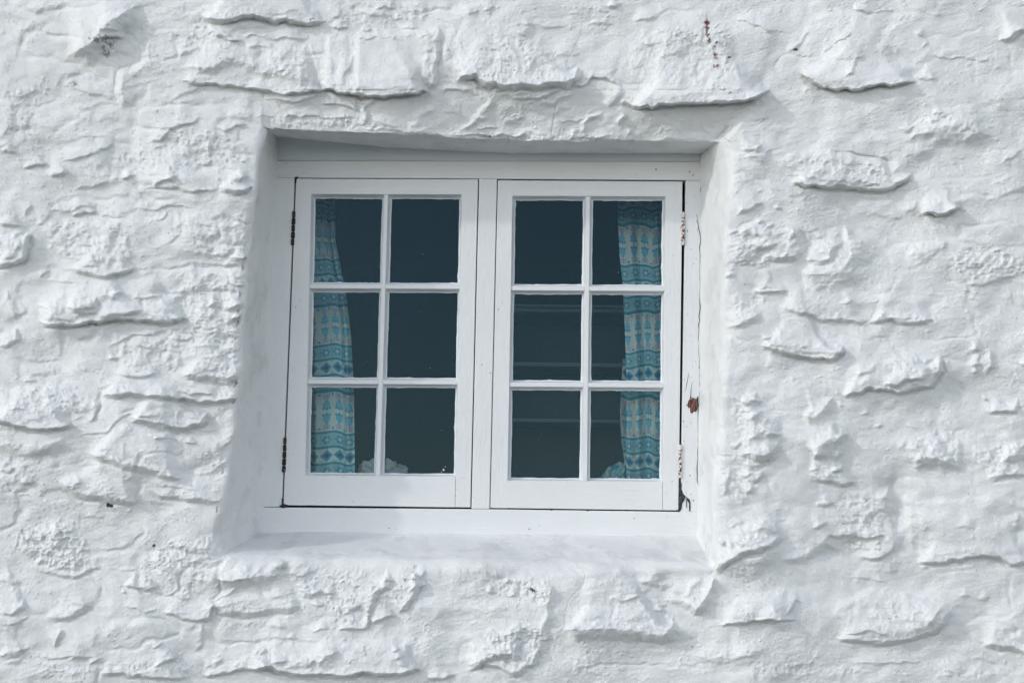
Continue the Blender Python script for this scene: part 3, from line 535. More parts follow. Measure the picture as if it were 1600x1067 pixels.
# ------------------------------------------------------------------ materials
def mat(name):
    m = bpy.data.materials.new(name); m.use_nodes = True
    n = m.node_tree.nodes; return m, m.node_tree, n, m.node_tree.links, n['Principled BSDF']
def paint(name, col, rough_=.5, grain=None, bump=.2, scale=60, attr=None, spec=.35, worn=.0):
    m, t, n, l, b = mat(name)
    b.inputs['Roughness'].default_value = rough_; b.inputs['Specular IOR Level'].default_value = spec
    tc = n.new('ShaderNodeTexCoord'); mp = n.new('ShaderNodeMapping'); l.new(tc.outputs['Object'], mp.inputs[0])
    if grain: mp.inputs['Scale'].default_value = grain
    nz = n.new('ShaderNodeTexNoise'); nz.inputs['Scale'].default_value = scale; nz.inputs['Detail'].default_value = 5; l.new(mp.outputs[0], nz.inputs[0])
    n2 = n.new('ShaderNodeTexNoise'); n2.inputs['Scale'].default_value = 5; n2.inputs['Detail'].default_value = 4; l.new(tc.outputs['Object'], n2.inputs[0])
    bp = n.new('ShaderNodeBump'); bp.inputs['Strength'].default_value = bump; bp.inputs['Distance'].default_value = .0028 if attr else .002
    l.new(nz.outputs[0], bp.inputs['Height']); l.new(bp.outputs[0], b.inputs['Normal'])
    rp = n.new('ShaderNodeValToRGB'); l.new(n2.outputs[0], rp.inputs[0])
    rp.color_ramp.elements[0].position = .3; rp.color_ramp.elements[1].position = .75
    rp.color_ramp.elements[0].color = (*[c*.93 for c in col], 1); rp.color_ramp.elements[1].color = (*col, 1)
    out = rp.outputs[0]
    if worn:
        n3 = n.new('ShaderNodeTexNoise'); n3.inputs['Scale'].default_value = 130; n3.inputs['Detail'].default_value = 3; l.new(tc.outputs['Object'], n3.inputs[0])
        r3 = n.new('ShaderNodeValToRGB'); r3.color_ramp.elements[0].position = worn-.02; r3.color_ramp.elements[1].position = worn; l.new(n3.outputs[0], r3.inputs[0])
        r3.color_ramp.elements[0].color = (.25, .27, .29, 1); r3.color_ramp.elements[1].color = (1, 1, 1, 1)
        mx = n.new('ShaderNodeMix'); mx.data_type = 'RGBA'; mx.blend_type = 'MULTIPLY'; mx.inputs[0].default_value = 1; l.new(out, mx.inputs[6]); l.new(r3.outputs[0], mx.inputs[7]); out = mx.outputs[2]
    if attr:
        at = n.new('ShaderNodeAttribute'); at.attribute_name = attr
        mx = n.new('ShaderNodeMix'); mx.data_type = 'RGBA'; mx.blend_type = 'MULTIPLY'; mx.inputs[0].default_value = 1
        l.new(out, mx.inputs[6]); l.new(at.outputs['Color'], mx.inputs[7]); out = mx.outputs[2]
    l.new(out, b.inputs['Base Color'])
    return m
M_wall = paint('white_wall_paint', (.79, .808, .808), .6, None, .85, 380, 'stain_and_hole_shade')
M_woodh = paint('painted_wood_level', (.775, .792, .797), .42, (1.0, 5, 9), .55, 26, worn=.27)
M_woodv = paint('painted_wood_upright', (.775, .792, .797), .42, (9, 5, 1.0), .55, 26, worn=.27)
M_woodw = paint('weathered_painted_wood', (.77, .79, .80), .5, (12, 5, .7), .9, 26, worn=.33)
M_putty = paint('painted_putty', (.74, .78, .82), .45, None, .5, 70)
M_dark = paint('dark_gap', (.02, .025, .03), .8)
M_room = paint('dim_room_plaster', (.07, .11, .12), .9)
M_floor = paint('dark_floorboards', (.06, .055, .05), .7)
M_ground = paint('pale_paving', (.17, .18, .17), .9, None, .4, 30)
M_grime = paint('grimy_paint', (.70, .75, .765), .6, None, .4, 60)
def simple(name, col, rough_=.6, spec=.3):
    m, t, n, l, b = mat(name); b.inputs['Base Color'].default_value = (*col, 1); b.inputs['Roughness'].default_value = rough_; b.inputs['Specular IOR Level'].default_value = spec; return m
def rusty(name, a, b_, c, thr=.5, scale=160, st=None):
    m, t, n, l, b = mat(name); tc = n.new('ShaderNodeTexCoord'); nz = n.new('ShaderNodeTexNoise'); nz.inputs['Scale'].default_value = scale; nz.inputs['Detail'].default_value = 4
    mp = n.new('ShaderNodeMapping'); l.new(tc.outputs['Object'], mp.inputs[0]); mp.inputs['Scale'].default_value = st or (1, 1, 1); l.new(mp.outputs[0], nz.inputs[0]); rp = n.new('ShaderNodeValToRGB'); rp.color_ramp.interpolation = 'LINEAR'; l.new(nz.outputs[0], rp.inputs[0])
    e = rp.color_ramp.elements; e[0].position = thr-.06; e[0].color = (*a, 1); e[1].position = thr+.06; e[1].color = (*c, 1); k = e.new(thr); k.color = (*b_, 1)
    l.new(rp.outputs[0], b.inputs['Base Color']); b.inputs['Roughness'].default_value = .75
    bp = n.new('ShaderNodeBump'); bp.inputs['Strength'].default_value = .6; bp.inputs['Distance'].default_value = .002; l.new(nz.outputs[0], bp.inputs['Height']); l.new(bp.outputs[0], b.inputs['Normal'])
    return m
M_hinge_d = rusty('rusted_hinge', (.018, .013, .012), (.07, .035, .025), (.42, .36, .34), .64)
M_hinge_w = rusty('flaking_painted_hinge', (.10, .035, .03), (.38, .24, .20), (.70, .67, .66), .45)
M_bare = rusty('bare_rotten_wood', (.04, .016, .012), (.12, .045, .03), (.22, .10, .07), .5, 110, (3, 1, .5))
M_rot = rusty('dark_rot', (.008, .012, .016), (.02, .025, .03), (.05, .06, .065), .5, 120)
# glass: clear pane that mirrors by Fresnel
mg, t, n, l, b = mat('window_glass'); n.remove(b); out = n['Material Output']
tr = n.new('ShaderNodeBsdfTransparent'); tr.inputs[0].default_value = (.95, .985, .985, 1)
gl = n.new('ShaderNodeBsdfGlossy'); gl.inputs[0].default_value = (.18, .31, .39, 1); gl.inputs['Roughness'].default_value = .03
fr = n.new('ShaderNodeFresnel'); fr.inputs[0].default_value = 1.5; ms = n.new('ShaderNodeMixShader')
l.new(fr.outputs[0], ms.inputs[0]); l.new(tr.outputs[0], ms.inputs[1]); l.new(gl.outputs[0], ms.inputs[2]); l.new(ms.outputs[0], out.inputs[0])
M_glass = mg
# printed cotton
mc, t, n, l, b = mat('printed_cotton'); at = n.new('ShaderNodeAttribute'); at.attribute_name = 'print'; l.new(at.outputs['Color'], b.inputs['Base Color']); b.inputs['Roughness'].default_value = .9
b.inputs['Specular IOR Level'].default_value = .1
tc = n.new('ShaderNodeTexCoord'); nz = n.new('ShaderNodeTexNoise'); nz.inputs['Scale'].default_value = 500; l.new(tc.outputs['Object'], nz.inputs[0]); bp = n.new('ShaderNodeBump'); bp.inputs['Strength'].default_value = .3; bp.inputs['Distance'].default_value = .0008
l.new(nz.outputs[0], bp.inputs['Height']); l.new(bp.outputs[0], b.inputs['Normal'])
M_cloth = mc

# ------------------------------------------------------------------ ground
bm = bmesh.new(); v = [bm.verts.new(c) for c in ((-40,-80,0),(40,-80,0),(40,.1,0),(-40,.1,0))]; bm.faces.new(v)
tag(from_bm('ground', bm, M_ground), kind='structure')

# ------------------------------------------------------------------ the wall: rings of vertices from the frame, out over the splayed reveal, to the whole wall
FRONT = 0.2                                 # y of the window's front face
def resamp(p, n):
    p = np.asarray(p, float); s = np.r_[0, np.cumsum(np.hypot(*(p[1:]-p[:-1]).T))]; t = np.linspace(0, s[-1], n, endpoint=False)
    return np.stack([np.interp(t, s, p[:, 0]), np.interp(t, s, p[:, 1])], 1)
lip = [ [(418,202),(600,209),(800,218),(960,221),(1128,221)], [(1128,221),(1137,245),(1139,300),(1133,400),(1127,500),(1121,620),(1116,750),(1113,840),(1111,880)],
        [(1111,880),(1060,882),(900,882),(600,877),(450,872),(350,866)], [(350,866),(341,838),(352,765),(368,680),(378,560),(385,450),(393,350),(402,260),(418,202)] ]
inn = [ [(431,214),(520,222),(612,231),(720,237),(800,240),(1096,240)], [(1096,240),(1095,400),(1093,600),(1089,838)], [(1089,838),(750,836),(408,832)], [(408,832),(415,640),(423,450),(429,300),(431,214)] ]
E0, E1, F0, F1 = -42, 1642, -42, 1109
oute = [ [(E0,F0),(E1,F0)], [(E1,F0),(E1,F1)], [(E1,F1),(E0,F1)], [(E0,F1),(E0,F0)] ]
fare = [ [(-1500,-1100),(3100,-1100)], [(3100,-1100),(3100,1990)], [(3100,1990),(-1500,1990)], [(-1500,1990),(-1500,-1100)] ]
NH, NV = 1120, 840
ncol = [NH, NV, NH, NV]
cat = lambda P: np.vstack([resamp(p, c) for p, c in zip(P, ncol)])
Lp, Ip, Op, Fp = cat(lip), cat(inn), cat(oute), cat(fare)
NC = len(Lp)
# rounding radius of the arris (in pixels) round the opening
R = np.concatenate([np.full(NH, 3.0), np.full(NV, 17.0), np.full(NH, 26.0), np.full(NV, 13.0)])
kk = np.exp(-np.linspace(-3, 3, 81)**2); kk /= kk.sum()
R = np.convolve(np.r_[R[-40:], R, R[:40]], kk, 'valid')
# let the arris wander like hand-laid plaster
sl = np.arange(NC)
wob = 2.5*vn(sl.astype(float), sl*0.0, 90, 501)+.8*vn(sl.astype(float), sl*0.0, 40, 502)
wob[:NH] = 1.3*vn(sl[:NH].astype(float), sl[:NH]*0., 45, 503)+1.3*vn(sl[:NH].astype(float), sl[:NH]*0., 16, 504)+.7*vn(sl[:NH].astype(float), sl[:NH]*0., 6, 505)
od = Op-Lp; od /= np.linalg.norm(od, axis=1)[:, None]
Lp = Lp+od*wob[:, None]*.8
S = 0.001488                                # metres per pixel on the wall plane
def hat(q): return samp(H, q[:, 0], q[:, 1])
def smooth_col(v, n):
    k2 = np.exp(-np.linspace(-2, 2, 2*n+1)**2); k2 /= k2.sum(); return np.convolve(np.r_[v[-n:], v, v[:n]], k2, 'valid')
hL = smooth_col(hat(Lp+od*2), 36)
A = unproj(Lp, -hL*S); B = unproj(Ip, FRONT+.004)
P0p = Lp+od*R[:, None]; hS = smooth_col(hat(P0p), 36); P0 = unproj(P0p, -hS*S)
AB = B-A; ABl = np.linalg.norm(AB, axis=1)
P2 = A+AB/ABl[:, None]*(R*S)[:, None]
rows = []; wts = []; pxs = []
nrev, nbz, nfr, nfar = 50, 20, 280, 26
fil = smooth_col(np.concatenate([np.full(NH, .3), np.full(NV, .5), np.full(NH, 7.0), np.full(NV, 4.0)]), 30)   # plaster and paint smeared on to the frame
Bi = unproj(Ip-od*fil[:, None], FRONT+.0035); B1 = B+(P2-B)*.16; Bc = unproj(Ip, FRONT-.0015)
for t_ in np.linspace(0, 1, 12, endpoint=False): rows.append((1-t_)**2*Bi+2*t_*(1-t_)*Bc+t_*t_*B1); wts.append(np.zeros(NC)); pxs.append(Lp)
for t_ in np.linspace(.16, 1, nrev-12, endpoint=False): rows.append(B+(P2-B)*t_); wts.append(np.zeros(NC)); pxs.append(Lp)
for t_ in np.linspace(0, 1, nbz, endpoint=False):
    q = Lp+(P0p-Lp)*t_; wt_ = sst(.25, 1., t_)
    rows.append((1-t_)**2*P2+2*t_*(1-t_)*A+t_*t_*P0); wts.append(np.full(NC, wt_)); pxs.append(q)
for t_ in np.linspace(0, 1, nfr): q = P0p+(Op-P0p)*t_; rows.append(unproj(q, -hat(q)*S)); wts.append(np.ones(NC)); pxs.append(q)
# the wall goes on beyond the picture: 1.1 m of the same relief on every side, then coarser
H2 = sum(np.roll(np.roll(H, i, 0), j, 1) for i in (-3, -1, 1, 3) for j in (-3, -1, 1, 3))/16
H3 = sum(np.roll(np.roll(H2, i, 0), j, 1) for i in (-24, -12, 0, 12, 24) for j in (-24, -12, 0, 12, 24))/25
mide = [ [(E0-760,F0-760),(E1+760,F0-760)], [(E1+760,F0-760),(E1+760,F1+760)], [(E1+760,F1+760),(E0-760,F1+760)], [(E0-760,F1+760),(E0-760,F0-760)] ]
Mp = cat(mide)
for t_ in np.linspace(0, 1, 171)[1:]**1.35:
    q = Op+(Mp-Op)*t_; k_ = sst(0, .04, t_); rows.append(unproj(q, -((1-k_)*hat(q)+k_*samp(H2, q[:, 0], q[:, 1]))*S)); wts.append(np.ones(NC)); pxs.append(q)
for t_ in np.linspace(0, 1, nfar+1)[1:]**1.3: q = Mp+(Fp-Mp)*t_; rows.append(unproj(q, -samp(H3, q[:, 0], q[:, 1])*S)); wts.append(np.ones(NC)); pxs.append(q)
P = np.array(rows); W_ = np.array(wts); Q = np.array(pxs); NR = len(P)
hf = samp(H, Q[..., 0], Q[..., 1])-hS[None]
bez = (rr_b := np.arange(NR)[:, None]*np.ones(NC)[None]) >= nrev
bez &= rr_b < nrev+nbz
rr = np.arange(NR)[:, None]*np.ones(NC)[None]
lcum = np.r_[0, np.cumsum(np.linalg.norm(Lp[1:]-Lp[:-1], axis=1))]
cc = np.ones(NR)[:, None]*lcum[None]; vv = np.concatenate([np.zeros((1, NC)), np.cumsum(np.linalg.norm(np.diff(P[:nrev+nbz+1], axis=0), axis=2), 0)/S]); vv = np.concatenate([vv, np.repeat(vv[-1:], NR-len(vv), 0)])
tr_ = np.clip(rr/nrev, 0, 1)
hr = 3.0*vn(cc, vv, 80, 511)+1.7*vn(cc, vv, 30, 512)+.55*vn(cc, vv, 12, 513)+.22*vn(cc, vv, 6, 514)
hr = hr*(.3+.7*tr_)
hr[:, :NH] *= .5
dP = np.roll(P, -1, 1)-np.roll(P, 1, 1); dR = np.gradient(P, axis=0)
N = np.cross(dP, dR); N /= np.linalg.norm(N, axis=2)[..., None]+1e-12
if N[-1, 0, 1] > 0: N = -N
# at the corners the rings turn sharply: blend normals there
disp = ((1-W_)*hr+np.where(bez, W_*hf, 0))*S
P = P+N*disp[..., None]
me = bpy.data.meshes.new('stone_wall'); nv = NR*NC; me.vertices.add(nv); me.vertices.foreach_set('co', P.astype(np.float32).ravel())
i0 = (np.arange(NR-1)[:, None]*NC+np.arange(NC)[None]); j1 = (np.arange(NC)+1) % NC; i1 = (np.arange(NR-1)[:, None]*NC+j1[None])
quads = np.stack([i0, i1, i1+NC, i0+NC], -1).reshape(-1, 4)
a_, b_, c_ = P.reshape(-1, 3)[quads[-1, :3]]
if np.cross(b_-a_, c_-a_)[1] > 0: quads = quads[:, ::-1]
nq = len(quads); me.loops.add(nq*4); me.loops.foreach_set('vertex_index', quads.astype(np.int32).ravel())
me.polygons.add(nq); me.polygons.foreach_set('loop_start', np.arange(0, nq*4, 4, dtype=np.int32)); me.polygons.foreach_set('loop_total', np.full(nq, 4, np.int32))
me.polygons.foreach_set('use_smooth', np.ones(nq, bool)); me.update(calc_edges=True); me.validate()
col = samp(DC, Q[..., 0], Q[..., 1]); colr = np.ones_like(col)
gr = sst(.1, .9, vn(cc, vv, 30, 521)+.5*vn(cc, vv, 9, 522)); colr *= (1-.10*gr)[..., None]
col = W_[..., None]*col+(1-W_[..., None])*colr
# specks of dirt on the sill
rs = np.random.RandomState(3)
for i in range(260):
    r_ = rs.randint(0, nrev+10); c_ = rs.randint(NH+NV, NH*2+NV); col[r_, c_] *= rs.uniform(.25, .7)
for i in range(120):
    r_ = rs.randint(0, nrev); c_ = rs.choice((rs.randint(0, NH), rs.randint(NH*2+NV, NC))); col[r_, c_] *= rs.uniform(.3, .7)
ca = me.color_attributes.new('stain_and_hole_shade', 'FLOAT_COLOR', 'POINT')
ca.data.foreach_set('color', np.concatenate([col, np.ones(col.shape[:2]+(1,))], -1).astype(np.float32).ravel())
wall = link('stone_wall', me, M_wall)
tag(wall, 'thickly white painted rubble stone wall around the small casement window', 'wall')

# ------------------------------------------------------------------ the window
win_o = thing('casement_window', 'white painted wooden window with two six pane casements deep in the stone wall', 'window', U(752, 838, FRONT))
DEEP = FRONT+.05
def part(name, bm, m, parent=None, smooth=False):
    return from_bm(name, bm, m, parent or win_o, centre(bm), smooth)
# fixed frame, traced with the narrow gaps round the casements
bm = bmesh.new(); prism(bm, [(395,250.6),(395,190),(1125,190),(1125,252.6)], FRONT+.002, DEEP, .0015); part('head_fascia', bm, M_grime)
bm = bmesh.new(); prism(bm, [(395,277.6),(395,251.2),(1125,253.2),(1125,282),(1069,281.6),(763,279.4)], FRONT, DEEP, .0012); part('frame_head', bm, M_woodh)
bm = bmesh.new(); prism(bm, [(385,791.5),(385,278.0),(460.4,278),(440.4,791.5)], FRONT, DEEP, .0015); part('frame_jamb', bm, M_woodv)
bm = bmesh.new(); prism(bm, [(1063.2,799.5),(1071.2,282.2),(1125,282.4),(1125,799.6)], FRONT, DEEP, .0015); part('frame_jamb', bm, M_woodw)
bm = bmesh.new(); prism(bm, [(736.6,794.6),(748.6,279.6),(776.6,279.8),(764.8,794.8)], FRONT-.001, DEEP, .002); part('mullion', bm, M_woodv)
bm = bmesh.new(); prism(bm, [(385,870),(385,791.9),(735,795),(766,795.2),(1125,800.1),(1125,875)], FRONT-.002, DEEP, .0025); part('frame_sill', bm, M_woodh)
# shut the rebates behind the gaps, the slots' shade put in as near-black
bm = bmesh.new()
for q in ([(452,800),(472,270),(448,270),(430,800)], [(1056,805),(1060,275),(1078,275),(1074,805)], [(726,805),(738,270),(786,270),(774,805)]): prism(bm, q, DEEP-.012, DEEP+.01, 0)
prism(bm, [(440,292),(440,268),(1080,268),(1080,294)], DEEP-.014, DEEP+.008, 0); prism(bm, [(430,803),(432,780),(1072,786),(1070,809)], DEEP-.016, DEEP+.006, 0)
part('rebate_shade', bm, M_dark)

def casement(left):
    if left:
        xs = dict(L=(463,443), a=(487,476.3), b=(600.6,585.8), c=(607,592.4), d=(722,711.2), R=(747,735)); yt_, yb_ = (279.4,280.6), (789.2,792.6)
        ys = [(303.5,304.2),(443.6,444.8),(450.4,451.6),(592.6,594.0),(599.2,600.6),(742.2,744.4)]
    else:
        xs = dict(L=(778,766.2), a=(801.2,792.4), b=(915.8,909.4), c=(922.4,916.6), d=(1040,1035.4), R=(1066.4,1060.4)); yt_, yb_ = (281.8,283.8), (793.4,797.2)
        ys = [(306.2,307.0),(446.4,447.8),(453.4,454.8),(597.0,598.6),(603.8,605.4),(750.2,752.2)]
    yT, yB = 280., 791.
    def X(k, y): a, b_ = xs[k]; return a+(b_-a)*(y-yT)/(yB-yT)
    def Yv(pair, x): a, b_ = pair; t_ = (x-xs['L'][0])/(xs['R'][0]-xs['L'][0]); return a+(b_-a)*t_
    def pt(k, pair):
        y = pair[0]
        for _ in range(3): x = X(k, y); y = Yv(pair, x)
        return (x, y)
    yR = [yt_]+ys+[yb_]
    bm = bmesh.new()
    ft = FRONT-(.0015 if left else .0005)
    prism(bm, [pt('L', yb_), pt('L', yt_), pt('a', yt_), pt('a', yb_)], ft, DEEP-.02, .0007)
    prism(bm, [pt('d', yb_), pt('d', yt_), pt('R', yt_), pt('R', yb_)], ft, DEEP-.02, .0014)
    o_ = .25
    def sh(p, dx=0, dy=0): return (p[0]+dx, p[1]+dy)
    root = part('casement', bm, M_woodv)
    def sub(name, quad, m, y0, y1, bev=.001):
        bm = bmesh.new(); prism(bm, quad, y0, y1, bev); return from_bm(name, bm, m, root, centre(bm))
    sub('rail', [sh(pt('a', ys[0]), -2), sh(pt('a', yt_), -2, .3), sh(pt('d', yt_), 2, .3), sh(pt('d', ys[0]), 2)], M_woodh, ft+.00012, DEEP-.021, .0003)
    sub('rail', [sh(pt('a', yb_), -2, -.3), sh(pt('a', ys[5]), -2), sh(pt('d', ys[5]), -.5), sh(pt('d', yb_), -.5)], M_woodh, ft+.00012, DEEP-.021, .0003)
    gb = FRONT+.03
    sub('glazing_bar', [sh(pt('b', ys[5]), 0, -.2), sh(pt('b', ys[0]), 0, .2), sh(pt('c', ys[0]), 0, .2), sh(pt('c', ys[5]), 0, -.2)], M_woodv, ft+.002, gb)
    for i in (1, 3):
        for k0, k1 in (('a', 'b'), ('c', 'd')):
            sub('glazing_bar', [sh(pt(k0, ys[i+1]), .15), sh(pt(k0, ys[i]), .15), sh(pt(k1, ys[i]), -.15), sh(pt(k1, ys[i+1]), -.15)], M_woodh, ft+.0025, gb)
    gy_ = FRONT+.0225
    for i in (0, 2, 4):
        for k0, k1 in (('a', 'b'), ('c', 'd')):
            tl, tr2, br, bl = pt(k0, ys[i]), pt(k1, ys[i]), pt(k1, ys[i+1]), pt(k0, ys[i+1])
            # putty: sloping fillet whose inner edge was painted by hand
            bm = bmesh.new(); n_ = 26
            C_ = [U(*c, FRONT) for c in (bl, tl, tr2, br)]
            outer = []; inner = []
            cx_ = sum((c for c in C_), Vector())/4
            for e in range(4):
                p_, q_ = C_[e], C_[(e+1) % 4]; dv = (q_-p_); nrm = Vector((-dv.z, 0, dv.x)).normalized()
                if (cx_-p_).dot(nrm) < 0: nrm = -nrm
                ph = rng.uniform(0, 50)
                for s in range(n_):
                    t_ = s/n_; b0 = p_.lerp(q_, t_)
                    wd = .0072 + .0004*math.sin(ph+t_*7)+.0003*math.sin(ph*2+t_*23)+.00025*rng.uniform(-1, 1)
                    if rng.random() < .05: wd += .0011
                    c0 = p_.lerp(q_, min(max(t_, .0), 1.))+nrm*wd
                    # mitre
                    ln = dv.length; al_ = min(max(t_*ln, .0072), ln-.0072)
                    inner.append(p_+dv.normalized()*al_+nrm*wd); outer.append(b0)
            vo = [bm.verts.new((p_.x, FRONT+.0032, p_.z)) for p_ in outer]; vm = [bm.verts.new((o_.x+(p_.x-o_.x)*.62, gy_-.0034, o_.z+(p_.z-o_.z)*.62)) for o_, p_ in zip(outer, inner)]; vi = [bm.verts.new((p_.x, gy_-.0018, p_.z)) for p_ in inner]; vg = [bm.verts.new((p_.x, gy_+.001, p_.z)) for p_ in inner]
            m_ = len(vo)
            for s in range(m_):
                s2 = (s+1) % m_
                bm.faces.new((vo[s], vo[s2], vm[s2], vm[s])); bm.faces.new((vm[s], vm[s2], vi[s2], vi[s])); bm.faces.new((vi[s], vi[s2], vg[s2], vg[s]))
            bmesh.ops.remove_doubles(bm, verts=bm.verts, dist=.00005)
            from_bm('putty', bm, M_putty, root, centre(bm))
            bm = bmesh.new()
            vs = [bm.verts.new((c.x, gy_+dy_, c.z)) for c, dy_ in zip(C_, (0, *[rng.uniform(-.0005, .0005)]*1, rng.uniform(-.0005, .0005), rng.uniform(-.0005, .0005)))]
            bm.faces.new(vs)
            ext = bmesh.ops.extrude_face_region(bm, geom=list(bm.faces)); 
            for v_ in [g_ for g_ in ext['geom'] if isinstance(g_, bmesh.types.BMVert)]: v_.co.y += .003
            from_bm('pane', bm, M_glass, root, centre(bm))
    # flecks of paint and droppings on the glass
    for x, y, r in (((661,397,1.0),(655,487,.6),(573,565,.7),(651,430,.5),(672,575,1),(692,600,.8),(690,672,.8),(621,678,.5),(515,575,.9),(632,605,.8),(566,428,.5),(551,741,.7),(693,734,2.6),(696,729,1.2),(690,737,1.1)) if left else ((966,426,1),(948,596,.9),(933,455,1),(955,573,.7),(842,686,.8),(846,692,.5),(806,728,.7),(905,444,.8),(915,447,.8),(1026,617,1.1),(870,640,.5))):
        bm = bmesh.new(); c_ = U(x, y, gy_-.0006); nn_ = 9
        ring = [bm.verts.new((c_.x+r*.0011*rng.uniform(.6, 1.2)*math.cos(2*math.pi*k/nn_), gy_-.0006, c_.z+r*.0011*rng.uniform(.6, 1.3)*math.sin(2*math.pi*k/nn_))) for k in range(nn_)]
        top = bm.verts.new((c_.x, gy_-.0006-.0006*r, c_.z))
        for k in range(nn_): bm.faces.new((ring[k], ring[(k+1) % nn_], top))
        bm.faces.new(ring[::-1]); from_bm('paint_fleck', bm, M_putty, root, centre(bm))
    # knuckle hinges in the gap
    for y0, y1 in (((330,384),(683,738)) if left else ((331,384),(694,747))):
        bm = bmesh.new(); kx = (lambda y: X('L', y)-1.6) if left else (lambda y: X('R', y)+1.6)
        nk = 5
        for k in range(nk):
            ya = y0+(y1-y0)*k/nk+.5; yb2 = y0+(y1-y0)*(k+1)/nk-.5
            a3 = U(kx(ya), ya, FRONT); b3 = U(kx(yb2), yb2, FRONT)
            rad = .0048+rng.uniform(-.0006, .0005)
            prev = None
            for t_, rk in ((0, .75), (.12, 1), (.88, 1), (1, .75)):
                c3 = a3.lerp(b3, t_); ring = [bm.verts.new((c3.x+rad*rk*math.cos(th)+rng.uniform(-.0004,.0004), FRONT+rad*rk*math.sin(th)-.001, c3.z)) for th in [2*math.pi*j/12 for j in range(12)]]
                if prev:
                    for j in range(12): bm.faces.new((prev[j], prev[(j+1) % 12], ring[(j+1) % 12], ring[j]))
                else: bm.faces.new(ring[::-1])
                prev = ring
            bm.faces.new(prev)
        hg = from_bm('hinge', bm, M_hinge_d if left else M_hinge_w, root, centre(bm))
        if left: hg['label'] = 'blackened rusty hinge'
    root['label'] = 'left casement with dark rusty hinges' if left else 'right casement with flaking white hinges'
    return root
casement(True); casement(False)

# damage to the frame: rotten chip, split foot, cracks along the right jamb, rusty corner
def strip(name, pts, wds, m, y=FRONT-.0004, thick=.0012):
    bm = bmesh.new(); L_ = []; R_ = []
    for i, (p, wd) in enumerate(zip(pts, wds)):
        a = pts[max(i-1, 0)]; b_ = pts[min(i+1, len(pts)-1)]; d = Vector((b_[0]-a[0], b_[1]-a[1])).normalized(); nx, ny = -d.y, d.x
        L_.append(U(p[0]+nx*wd/2, p[1]+ny*wd/2, FRONT)); R_.append(U(p[0]-nx*wd/2, p[1]-ny*wd/2, FRONT))
    rows_ = [[bm.verts.new((q.x, yy, q.z)) for q in side] for side, yy in ((L_, y), (R_, y), (R_, y+thick), (L_, y+thick))]
    for k in range(4):
        a, b_ = rows_[k], rows_[(k+1) % 4]
        for i in range(len(a)-1): bm.faces.new((a[i], a[i+1], b_[i+1], b_[i]))
    bm.faces.new([r[0] for r in rows_]); bm.faces.new([r[-1] for r in rows_][::-1])
    return part(name, bm, m)
def jag(pts, n, amp, seed):
    r_ = random.Random(seed); p = np.array(pts, float); s = np.r_[0, np.cumsum(np.hypot(*(p[1:]-p[:-1]).T))]; t_ = np.linspace(0, s[-1], n)
    return [(float(np.interp(q, s, p[:, 0]))+r_.uniform(-amp, amp), float(np.interp(q, s, p[:, 1]))) for q in t_]
pts = jag([(1089,344),(1094,372),(1093,410),(1094,460),(1092,510),(1092,560),(1094,600),(1091,640),(1091,690),(1089,745),(1092,765)], 60, .9, 5)
r_ = random.Random(9); strip('crack', pts, [max(.3, .65+.55*math.sin(i*.37)+r_.uniform(-.3, .3)) for i in range(60)], M_rot)
strip('crack', jag([(1088,335),(1091,350),(1090,362)], 10, .8, 6), [.5]*10, M_rot)
strip('crack', jag([(1095,262),(1096,285),(1094,300)], 12, .5, 8), [.8]*12, M_rot)
strip('crack', [(1071,612),(1073,600),(1075,590),(1076,583)], [.3,.8,.6,.2], M_rot); strip('crack', [(1079,622),(1080,605),(1082,596)], [1.2,.7,.2], M_rot)
def patch(name, poly, m, y=FRONT-.0005, thick=.0015):
    bm = bmesh.new(); prism(bm, poly, y, y+thick, 0); return part(name, bm, m)
o = patch('bare_wood_chip', [(1073.5,633),(1075.5,626),(1077.5,624),(1078.2,619),(1079.5,625.5),(1080.6,619.5),(1083,623),(1084.2,620),(1085.6,623.5),(1087.5,621.5),(1089.2,623.5),(1089.4,640),(1087.6,643.6),(1084,642.6),(1081,646.4),(1078.6,644),(1078.2,637),(1075.4,637.5)], M_bare); o['label'] = 'bare reddish wood where the paint has flaked'
patch('crack', [(1089,625),(1089.4,619),(1091.2,620),(1091.4,638),(1090,640)], M_rot, FRONT-.0007)
patch('rotten_foot', [(1059.8,797),(1060.5,748),(1063,749),(1065,757),(1064.5,764),(1068,772),(1071,775),(1069.5,781),(1066,786),(1064.6,795.5),(1063,797)], M_rot, FRONT-.0012)
patch('rotten_foot', [(1070.5,774.5),(1073,777),(1077.6,780),(1078.8,786),(1078.6,798.6),(1077,798.6),(1076.6,786),(1073,780.5)], M_rot, FRONT-.0012)
patch('rotten_foot', [(1072.2,780),(1073,781.5),(1072.8,793.5),(1071.6,790)], M_rot, FRONT-.0011)
patch('rusty_corner', [(439.5,793),(436.5,790),(440,788.6),(441,783),(440.6,778.5),(443.2,778),(443.8,787),(449.5,788.4),(449,790.8),(445,793.4)], M_hinge_d, FRONT-.003, .004)
patch('rusty_corner', [(460.8,280.5),(461,277),(466,276.6),(466,279.4),(463.8,280.4),(463,287),(461.2,286)], M_hinge_d, FRONT-.0018, .003)
